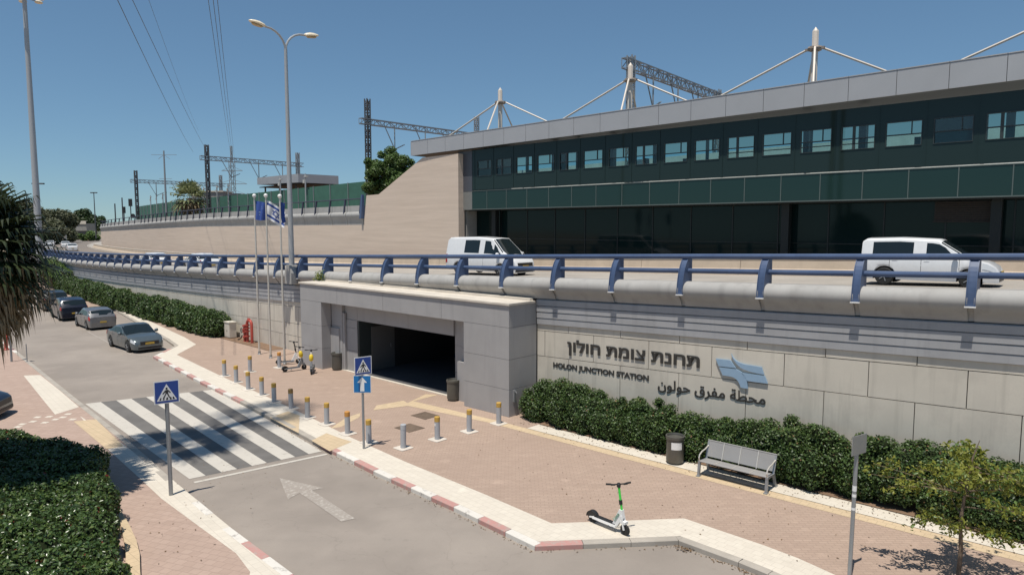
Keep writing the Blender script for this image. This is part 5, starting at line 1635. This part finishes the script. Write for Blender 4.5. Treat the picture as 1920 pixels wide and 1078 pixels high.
# ================================================================== SCOOTERS
def scooter(label, xy, rz, stem_m, neck_m, deck_m, bag=None, bar_turn=0.0, lean=0.0):
    o = thing('electric_scooter', label, 'scooter', (*xy, .002), rz, 'parked electric scooters')
    o.rotation_euler = (lean, 0, rz)
    for x in (-.47, .50):
        mb = M(); mb.lathe([(.075, -.028), (.12, -.026), (.132, -.012), (.132, .012), (.12, .026), (.075, .028)], 20, (x, 0, .132), 'y'); w = mb.build('wheel', MT['rubber'], o, smooth=40)
        mb = M(); mb.lathe([(.078, -.022), (.078, .022)], 16, (x, 0, .132), 'y'); mb.build('hub', MT['galv'], w)
    mb = M(); mb.hexa([(-.42, -.085, .13), (.27, -.085, .13), (.27, .085, .13), (-.42, .085, .13), (-.42, -.075, .185), (.27, -.075, .185), (.27, .075, .185), (-.42, .075, .185)])
    mb.bar((-.42, .06, .16), (-.52, .06, .14), .03); mb.bar((-.42, -.06, .16), (-.52, -.06, .14), .03)
    dk = mb.build('deck', deck_m, o)
    mb = M(); mb.box(-.38, .25, -.07, .07, .185, .192); mb.build('grip_mat', MT['black'], dk)
    mb = M()
    arc = [(-.47 + .165 * math.cos(R(a)), .132 + .165 * math.sin(R(a))) for a in range(20, 181, 20)] + [(-.47 + .15 * math.cos(R(a)), .132 + .15 * math.sin(R(a))) for a in range(180, 19, -20)]
    mb.prism(arc, -.055, .055, 0, lambda a, b, c: (a, c, b)); mb.prism([(-.47 + .15 * math.cos(R(a)), .132 + .15 * math.sin(R(a))) for a in range(30, 181, 15)], .03, .05, 0, lambda a, b, c: (a, c, b)); mb.prism([(-.47 + .15 * math.cos(R(a)), .132 + .15 * math.sin(R(a))) for a in range(30, 181, 15)], -.05, -.03, 0, lambda a, b, c: (a, c, b))
    mb.build('rear_fender', MT['black'], o)
    mb = M(); mb.prism([(.20, .13), (.27, .13), (.46, .40), (.43, .58), (.35, .58), (.16, .19)], -.045, .045, 0, lambda a, b, c: (a, c, b)); nk = mb.build('neck', neck_m, o)
    mb = M()
    for y in (-.05, .05): mb.bar((.42, y, .45), (.50, y, .132), .022, .04)
    mb.box(.40, .54, -.06, .06, .27, .33); mb.build('fork', neck_m, o)
    tp = (.30, 0, 1.13); bt = (.40, 0, .56)
    mb = M(); mb.tube([bt, tp], .028, 10); mb.build('stem', stem_m, o, smooth=True)
    if bag:
        mb = M(); mb.tube([(.385, 0, .62), (.37, 0, .68), (.35, 0, .80), (.335, 0, .92), (.33, 0, .96)], [.03, .095, .105, .085, .03], 10); mb.build('battery_pouch', bag, o, smooth=60)
    else:
        mb = M(); mb.tube([(.372, 0, .70), (.355, 0, .80)], .042, 10); mb.build('lock_box', MT['black'], o)
    Mx = Matrix.Translation(tp) @ Matrix.Rotation(bar_turn, 4, 'Z')
    T = lambda *p: tuple(Mx @ Vector(p))
    mb = M(); mb.tube([T(-.03, -.29, .04), T(0, -.12, .03), T(0, .12, .03), T(-.03, .29, .04)], .017, 8); hb = mb.build('handlebar', MT['black'], o, smooth=True)
    mb = M(); mb.tube([T(-.03, -.30, .04), T(-.012, -.18, .033)], .024, 8); mb.tube([T(-.03, .30, .04), T(-.012, .18, .033)], .024, 8); mb.bar(T(.04, -.2, .03), T(.05, -.1, .03), .014); mb.bar(T(.04, .2, .03), T(.05, .1, .03), .014); mb.build('grips', MT['rubber'], hb)
    mb = M(); mb.lathe([(.045, -.04), (.05, .03), (.03, .06)], 10, tp); mb.build('head_unit', MT['black'], o)
    mb = M(); mb.bar((-.05, .07, .14), (-.12, .16, .01), .018); mb.build('kickstand', MT['galv'], o)
    return o, nk
gx, gy = (2.27, 15.58)
li, nk = scooter('white electric scooter with lime green stem standing alone near the kerb', (gx, gy), R(-47), MT['lime'], MT['white'], MT['white'], None, R(-33))
vs, fs = text_mesh('Lime', .085, .001, 0)
mb = M(); mb.add([(.315 + x * .56 + -y * .83, -.047 - z, .37 + x * .83 + y * .56) for x, y, z in vs], fs); mb.build('lettering', flat('pale_green_grey', (.25, .36, .28), .5), nk)
scooter('yellow shared scooter standing side on, beside the orange topped bollard', (-10.77, 33.29), R(40), MT['white'], MT['galv'], MT['galv'], MT['yellow'], R(25))
scooter('yellow shared scooter facing the camera, against the entrance pillar', (-9.77, 32.92), R(-80), MT['white'], MT['galv'], MT['galv'], MT['yellow'], R(0))
scooter('white scooter with black stem behind the nearest flagpole', (-11.58, 34.87), R(28), MT['black'], MT['white'], MT['galv'], None, R(35))

# ================================================================== PLANTING
rg = random.Random(11)
# hedge under the lettering
lob = []
s = 13.35
while s > -7.5:
    for u in (-1.25, -1.0, -.75, -.4):
        p = C(s + rg.uniform(-.3, .3), u + rg.uniform(-.15, .15)); h = (rg.uniform(.95, 1.40) if u > -1.1 else rg.uniform(.65, 1.1)) + max(0, .22 - abs(s - 11.8) * .2) + (.32 if s < 4.3 else 0)
        h += .10 * math.sin(s * 1.7) + .07 * math.sin(s * 4.1); r = rg.choice((.18, .22, .28, .34, .42)) * rg.uniform(.9, 1.15)
        lob.append((p[0], p[1], h - r * .9, r, r, r * .95)); lob.append((p[0] + rg.uniform(-.15, .15), p[1] + rg.uniform(-.15, .15), h * .45, .3, .3, .5))
    s -= rg.uniform(.22, .36)
foliage_thing('hedge', 'dark green bushy hedge below the station lettering and behind the bench', 'hedge', lob, 400, .075, [MT['leaf_hedge'], MT['leaf_dark'], MT['leaf_new'], MT['leaf_dead']], 3, .03, .74, aspect=.6, depth=.2, cull=.7, pickp=[.62, .28, .09, .01])
# hedge along the left part of the wall
lob = []; s = 40.9
while s < 92:
    for u in (-.85, -.35):
        p = C(s + rg.uniform(-.3, .3), u + rg.uniform(-.2, .1)); h = rg.uniform(1.25, 1.75); r = rg.uniform(.5, .75)
        lob.append((p[0], p[1], h - r * .9, r, r, r)); lob.append((p[0], p[1], .4, r, r, .55))
    s += rg.uniform(.5, .8)
foliage_thing('hedge', 'long dark green hedge running along the left part of the pale wall', 'hedge', lob, 130, .15, [MT['leaf_dark'], MT['leaf_hedge'], MT['leaf_new']], 4, .03, .8, pickp=[.35, .55, .10], depth=.15)
lob = []
for i in range(9):
    p = C(88 + rg.uniform(-4, 5), -.9 + rg.uniform(-.8, .5)); r = rg.uniform(.8, 1.3); lob.append((p[0], p[1], rg.uniform(1.2, 3.0), r, r, r))
foliage_thing('shrub', 'bright green taller shrub at the far end of the long hedge', 'shrub', lob, 60, .22, [MT['leaf_tree']], 5, .1, .75)
# near hedge at the lower left
lob = []
x0 = [(-10.2, 9.2), (-9.2, 12.0), (-9.0, 13.6), (-9.9, 16.2), (-11.6, 18.6), (-13.5, 19.6), (-17, 20.2)]
edge = [(-7.39, 12.45), (-8.31, 13.97), (-9.79, 16.27), (-11.58, 18.90), (-13.00, 20.03), (-14.72, 20.44), (-16.77, 20.54), (-18.58, 18.99)]
import itertools
ex = [p[0] for p in edge]; ey = [p[1] for p in edge]
def inside(x, y, d=.30):
    # inside the hedge outline and at least d from its edge
    pts = edge + [(-19.5, 8.0), (-8.2, 8.0)]
    hit = False; q = Vector((x, y)); n = len(pts)
    for i in range(n):
        a = Vector(pts[i]); b = Vector(pts[(i + 1) % n])
        if (a.y > y) != (b.y > y) and x < (b.x - a.x) * (y - a.y) / (b.y - a.y) + a.x: hit = not hit
        if i < len(edge) - 1:
            t = max(0, min(1, (q - a).dot(b - a) / (b - a).length_squared))
            if (a + (b - a) * t - q).length < d: return False
    return hit
y = 8.5
while y < 22:
    x = -19.0
    while x < -6:
        xx = x + rg.uniform(-.15, .15); yy = y + rg.uniform(-.15, .15)
        if inside(xx, yy, .34):
            r = rg.uniform(.38, .5); h = .98 + rg.uniform(-.10, .09) + .12 * math.sin(xx * 1.3) * math.sin(yy * .9)
            lob.append((xx, yy, h - r * .8, r, r, r * .85)); 
            if not inside(xx, yy, .9): lob.append((xx, yy, .35, r * .95, r * .95, .5))
        x += .46
    y += .46
foliage_thing('hedge', 'clipped glossy hedge with a few red leaves filling the lower left corner', 'hedge', lob, 420, .085, [MT['leaf_near'], MT['leaf_red'], MT['leaf_new'], MT['leaf_dark']], 6, .05, .84, pickp=[.72, .006, .124, .15], aspect=.62, depth=.09)
mb = M()
ring = [(-9.84, 16.55), (-9.05, 15.58), (-8.43, 14.76), (-8.02, 14.14), (-7.61, 13.40), (-6.9, 12.2), (-6.8, 11)]
ring_in = [(-10.00, 16.55), (-9.34, 15.72), (-8.71, 14.76), (-8.32, 14.14), (-7.90, 13.40), (-7.25, 12.2), (-7.15, 11)]
for k in range(len(ring) - 1):
    a, b, c, d = ring[k], ring[k + 1], ring_in[k + 1], ring_in[k]
    mb.hexa([(*d, -.02), (*a, -.02), (*b, -.02), (*c, -.02), (*d, .10), (*a, .10), (*b, .10), (*c, .10)])
tag(mb.build('planter_edging', MT['tactile']), 'curved yellow stone edging around the lower left hedge', 'edging')

def rosettes(P, N, k, spread, seed):
    rng = np.random.default_rng(seed)
    n = len(P); Q = np.repeat(P, k, 0) + rng.normal(0, spread, (n * k, 3)); return Q, np.repeat(N, k, 0)

# young tree on the right
tb = (9.05, 13.27)
ty = thing('young_tree', 'young sparse tree with yellow green leaves at the lower right', 'tree', (*tb, 0))
mb = M(); mb.tube([(0, 0, 0), (.02, .0, .6), (-.01, .02, 1.2), (.05, .0, 1.9), (.16, .02, 2.5), (.3, .05, 2.85)], [.045, .04, .034, .026, .016, .006], 8)
tips = []
for k in range(26):
    z = rg.uniform(1.0, 2.4); a = rg.uniform(0, 6.28); L = rg.uniform(.7, 1.55) * (1.15 - .25 * abs(z - 1.7))
    st_ = Vector((.02, 0, z)); d = Vector((math.cos(a), math.sin(a) * .9, rg.uniform(-.12, .35)))
    m_ = st_ + d * L * .5 + Vector((0, 0, rg.uniform(-.05, .1))); e = st_ + d * L + Vector((0, 0, rg.uniform(-.15, .1)))
    mb.tube([st_, m_, e], [.014, .009, .004], 5)
    tips += [(st_ + (e - st_) * t + Vector((rg.uniform(-.14, .14), rg.uniform(-.14, .14), rg.uniform(-.08, .14)))) for t in [rg.uniform(.35, 1.05) for _ in range(10)]]
tips += [Vector((.05 + rg.uniform(-.3, .4), rg.uniform(-.3, .3), rg.uniform(1.9, 2.7))) for _ in range(40)]
mb.build('trunk', MT['bark'], ty, smooth=True)
P = np.array([tuple(t) for t in tips]); Q, N = rosettes(P, np.tile([[0, 0, 1.0]], (len(P), 1)), 13, .05, 4)
leaves('crown', Q, N, .10, [MT['leaf_young'], MT['leaf_tree']], ty, .5, 9, np.random.default_rng(2).choice(2, len(Q), p=[.72, .28]), .15, .8)

# bushy tree behind the tan wall
lob = []
c0 = (-11.87, 68.00, 12.49)
for k in range(16): lob.append((c0[0] + rg.uniform(-1.6, 1.6), c0[1] + rg.uniform(-1, 1), c0[2] - .5 + rg.uniform(-1.9, 1.3), 1.1, 1.1, 1.0))
for k in range(110):
    a = rg.uniform(0, 6.28); rr = 2.4 * rg.uniform(0, 1) ** .5; r = rg.uniform(.3, .65)
    lob.append((c0[0] + rr * math.cos(a), c0[1] + rr * math.sin(a), c0[2] - .3 + rg.uniform(-2.9, 2.7) * (1 - rr / 4.2) , r, r, r * .85))
tr = foliage_thing('bushy_tree', 'rounded green tree rising behind the slope of the tan wall', 'tree', lob, 110, .19, [MT['leaf_tree'], MT['leaf_hedge']], 12, -1e9, .68, (c0[0], c0[1], 8.3), pickp=[.7, .3], depth=.16, part='crown')
mb = M(); mb.tube([(0, 0, -.5), (.1, 0, 2.5), (-.1, 0, 4.5)], [.22, .17, .1], 8)
for a in range(5): mb.tube([(0, 0, 2.2), (1.3 * math.cos(a * 1.3), 1.3 * math.sin(a * 1.3), 4.0)], [.09, .04], 6)
mb.build('trunk', MT['bark'], tr)

# weed growing on the entrance roof
w0 = C(28.5, -.5, 4.27)
P = np.array([(rg.gauss(0, .13), rg.gauss(0, .1), abs(rg.gauss(.22, .2))) for _ in range(150)])
wd = thing('weed', 'green weed sprouting on the left end of the entrance roof', 'plant', w0)
leaves('leaves', P, np.tile([[0, -.4, .8]], (len(P), 1)), .12, [MT['leaf_young'], MT['leaf_tree']], wd, .5, 4, np.random.default_rng(1).choice(2, 150))
mb = M()
for k in range(8): mb.tube([(0, 0, 0), (rg.gauss(0, .12), rg.gauss(0, .1), rg.uniform(.3, .6))], .01, 4)
mb.build('stems', MT['leaf_tree'], wd)

# fallen leaves along the planting and in the gutter
rl = np.random.default_rng(17)
P = []
for k in range(420):
    p = C(rl.uniform(-6, 13.3), -1.5 - abs(rl.normal(0, .35))); P.append((p[0], p[1], .022))
for k in range(160):
    p = C(rl.uniform(-6, 13), rl.uniform(-6, -2)); P.append((p[0], p[1], .012))
for k in range(120): P.append((rl.uniform(-9.5, -6.5), rl.uniform(10.5, 20), .012))
cg = (3.95, 14.75)
for k in range(90): P.append((cg[0] + rl.normal(0, .16), cg[1] + rl.normal(0, .08), -.105 + abs(rl.normal(0, .012))))
for k in range(240):
    i = rl.integers(9, 16); t = rl.uniform(); a = KR[i]; b = KR[i + 1]; P.append((a[0] + (b[0] - a[0]) * t - abs(rl.normal(0, .12)) * .6, a[1] + (b[1] - a[1]) * t - abs(rl.normal(0, .12)) * .7, -.108))
P = np.array(P)
struct(leaves('leaf_litter', P, np.tile([[0, 0, 1.0]], (len(P), 1)), .055, [MT['leaf_dead'], MT['bark']], None, .5, 3, rl.choice(2, len(P)), 0, .25), 'stuff')

def palm(name, label, loc, th, rad, nf, seed, m_leaf, m_dry, tr=.2, dry=14, nb=22, low=-.9, lean=(0, 0), wide=1.0):
    """fan palm: trunk, a round crown of fan fronds and a skirt of dry hanging fronds"""
    rr = random.Random(seed)
    t = thing(name, label, 'palm tree', loc)
    mb = M(); n = 9; mb.tube([(lean[0] * (k / n) ** 2, lean[1] * (k / n) ** 2, th * k / n) for k in range(n + 1)], [tr * (1.25 - .4 * k / n + (.06 if k % 2 else 0)) for k in range(n + 1)], 12)
    mb.build('trunk', MT['bark'], t, smooth=60)
    top = Vector((lean[0], lean[1], th))
    def fronds(cnt, e0, e1, droop, pet, fan, mb):
        for i in range(cnt):
            a = 2.39996 * i + rr.uniform(-.3, .3); el = e0 + (e1 - e0) * ((i + .5) / cnt) + rr.uniform(-.12, .12)
            d = Vector((math.cos(a) * math.cos(el), math.sin(a) * math.cos(el), math.sin(el)))
            L = pet * rr.uniform(.8, 1.1)
            hub = top + d * L + Vector((0, 0, -.10 * L))
            sd = d.cross(Vector((0, 0, 1)))
            sd = sd.normalized() if sd.length > .05 else Vector((1, 0, 0))
            up = sd.cross(d).normalized()
            w = .035 * rad * wide
            mb.add([top + sd * .02, top - sd * .02, hub - sd * .015, hub + sd * .015], [(0, 1, 2, 3)])
            for k in range(nb):
                b = R(-105 + 210 * k / (nb - 1)) + rr.uniform(-.05, .05)
                q = (d * math.cos(b) + sd * math.sin(b) + up * (.12 + .1 * abs(math.sin(b)))).normalized()
                Lf = fan * (1 - .28 * abs(b) / 1.85) * rr.uniform(.85, 1.08)
                side = (q.cross(up)).normalized() * w * .5
                p1 = hub + q * Lf * .5; p2 = hub + q * Lf * .82 + Vector((0, 0, -droop * .35 * Lf)); p3 = hub + q * Lf * (1 - .25 * droop) + Vector((0, 0, -droop * Lf * rr.uniform(.6, 1.1)))
                mb.add([hub, p1 + side, p1 - side, p2 + side * .7, p2 - side * .7, p3], [(0, 1, 2), (2, 1, 3, 4), (4, 3, 5)])
    mb = M(); fronds(nf, R(80), R(-28), .38, rad * .5, rad * .58, mb); mb.build('green_fronds', m_leaf, t, normals=False)
    if dry:
        mb = M(); fronds(dry, R(-12), R(-74), .55, rad * .42, rad * .55, mb); mb.build('dry_fronds', m_dry, t, normals=False)
    return t
palm('fan_palm', 'large dark fan palm with a dry shaggy skirt filling the left edge', (-13.45, 16.4, 0), 6.5, 2.45, 120, 21, MT['leaf_palm_dark'], MT['leaf_dry'], .26, 110, 26)
pp = (-46.36, 99.00, 11.15)
palm('fan_palm', 'pale fan palm standing before the green fence on the embankment', (pp[0], pp[1], 8.5), 2.7, 3.3, 30, 33, MT['leaf_palm'], MT['leaf_dry'], .3, 16, 9, wide=2.6)
palm('tall_palm', 'very tall palm beyond the left edge that shades the crossing', (-14.2, 16.5, 0), 21.0, 2.5, 36, 5, MT['leaf_palm'], MT['leaf_dry'], .2, 8, 16)
palm('tall_palm', 'taller palm beyond the left edge that shades the far side of the crossing', (-13.9, 17.6, 0), 30.0, 2.4, 15, 8, MT['leaf_palm'], MT['leaf_dry'], .2, 0, 14)

# far trees, overpass and buildings at the left
def far_tree(px, py_, Y, w, h, label, mats, seed, n=16, lf=.7):
    c = px
    rr = random.Random(seed); lob = []
    for k in range(n):
        r = rr.uniform(.16, .3) * min(w, h)
        lob.append((c[0] + rr.uniform(-.5, .5) * w * .75, c[1] + rr.uniform(-.3, .3) * w, c[2] + rr.uniform(-.5, .45) * h * .8, r * 1.15, r * 1.15, r))
    t = foliage_thing('broadleaf_tree', label, 'tree', lob, 6.5 / lf ** 2 * .55, lf, mats, seed, -1e9, .8, (c[0], c[1], c[2] - h * .6), group='distant trees at the left', part='crown', depth=.15)
    mb = M(); mb.tube([(0, 0, -4), (0, 0, h * .5)], .35, 8); mb.build('trunk', MT['bark'], t)
far_tree((-138.61, 210.00, 6.61), 0, 210, 10, 12.5, 'olive brown broad tree right of the tall mast', [MT['leaf_far']], 41)
far_tree((-128.43, 190.00, 5.48), 0, 190, 8, 10, 'olive tree behind the fan palm and the tall mast', [MT['leaf_far']], 42)
far_tree((-140.07, 200.00, 7.10), 0, 200, 12, 10, 'olive tree mostly behind the fan palm', [MT['leaf_far']], 43)
far_tree((-131.62, 180.00, 7.80), 0, 180, 12, 11, 'olive tree farthest left behind the fan palm', [MT['leaf_far']], 50)
far_tree((-205.99, 330.00, 10.93), 0, 330, 9, 11, 'dark tall tree behind the overpass', [MT['leaf_dark']], 44, 14, .9)
far_tree((-200.18, 330.00, 9.40), 0, 330, 9, 7, 'dark low tree between the overpass and the wall end', [MT['leaf_dark']], 45, 12, .9)
far_tree((-216.54, 340.00, 9.73), 0, 340, 6, 7, 'dark tree at the left end of the overpass', [MT['leaf_dark']], 46, 10, .9)
far_tree((-160.98, 255.00, 2.75), 0, 255, 12, 3.4, 'low bushes beneath the overpass', [MT['leaf_far']], 47, 16, .7)
far_tree((-145.37, 235.00, 4.00), 0, 235, 8, 4.0, 'low bushes beside the end of the tan wall', [MT['leaf_tree']], 48, 14, .7)
ov = thing('overpass', 'distant grey concrete overpass between the trees', 'bridge', (-189.42, 300.00, 1.28))
mb = M(); mb.box(-4.5, 5, -3, 3, 4.0, 7.2); mb.build('deck', MT['concrete_far'], ov)
mb = M(); mb.box(-4.5, 5, -3.3, -3.05, 6.9, 8.3); mb.build('parapet', MT['coping'], ov)
mb = M(); mb.box(-4.5, 5, -2, 2, -1.5, 4.0); mb.build('abutment', MT['dark_metal'], ov)
pl = thing('concrete_column', 'pale round column standing before the overpass', 'column', (-130.74, 200.00, 1.66))
mb = M(); mb.lathe([(.55, -2), (.55, 5.6)], 12); mb.build('shaft', MT['coping'], pl, smooth=40)
# wooded ridge closing the view
mb = M()
prev = None
for k in range(60):
    x = -700 + k * 20; h = 7 + 3 * math.sin(k * .9) + 2 * math.sin(k * 2.3)
    prev = (prev or []) + [(x, max(3, h * .8))]
for (x0_, h0_), (x1_, h1_) in zip(prev, prev[1:]):
    mb.add([(x0_, 600, -1), (x1_, 600, -1), (x1_, 650, h1_), (x0_, 650, h0_), (x1_, 760, -1), (x0_, 760, -1)], [(0, 1, 2, 3), (3, 2, 4, 5)])
struct(mb.build('hills', MT['leaf_far']))
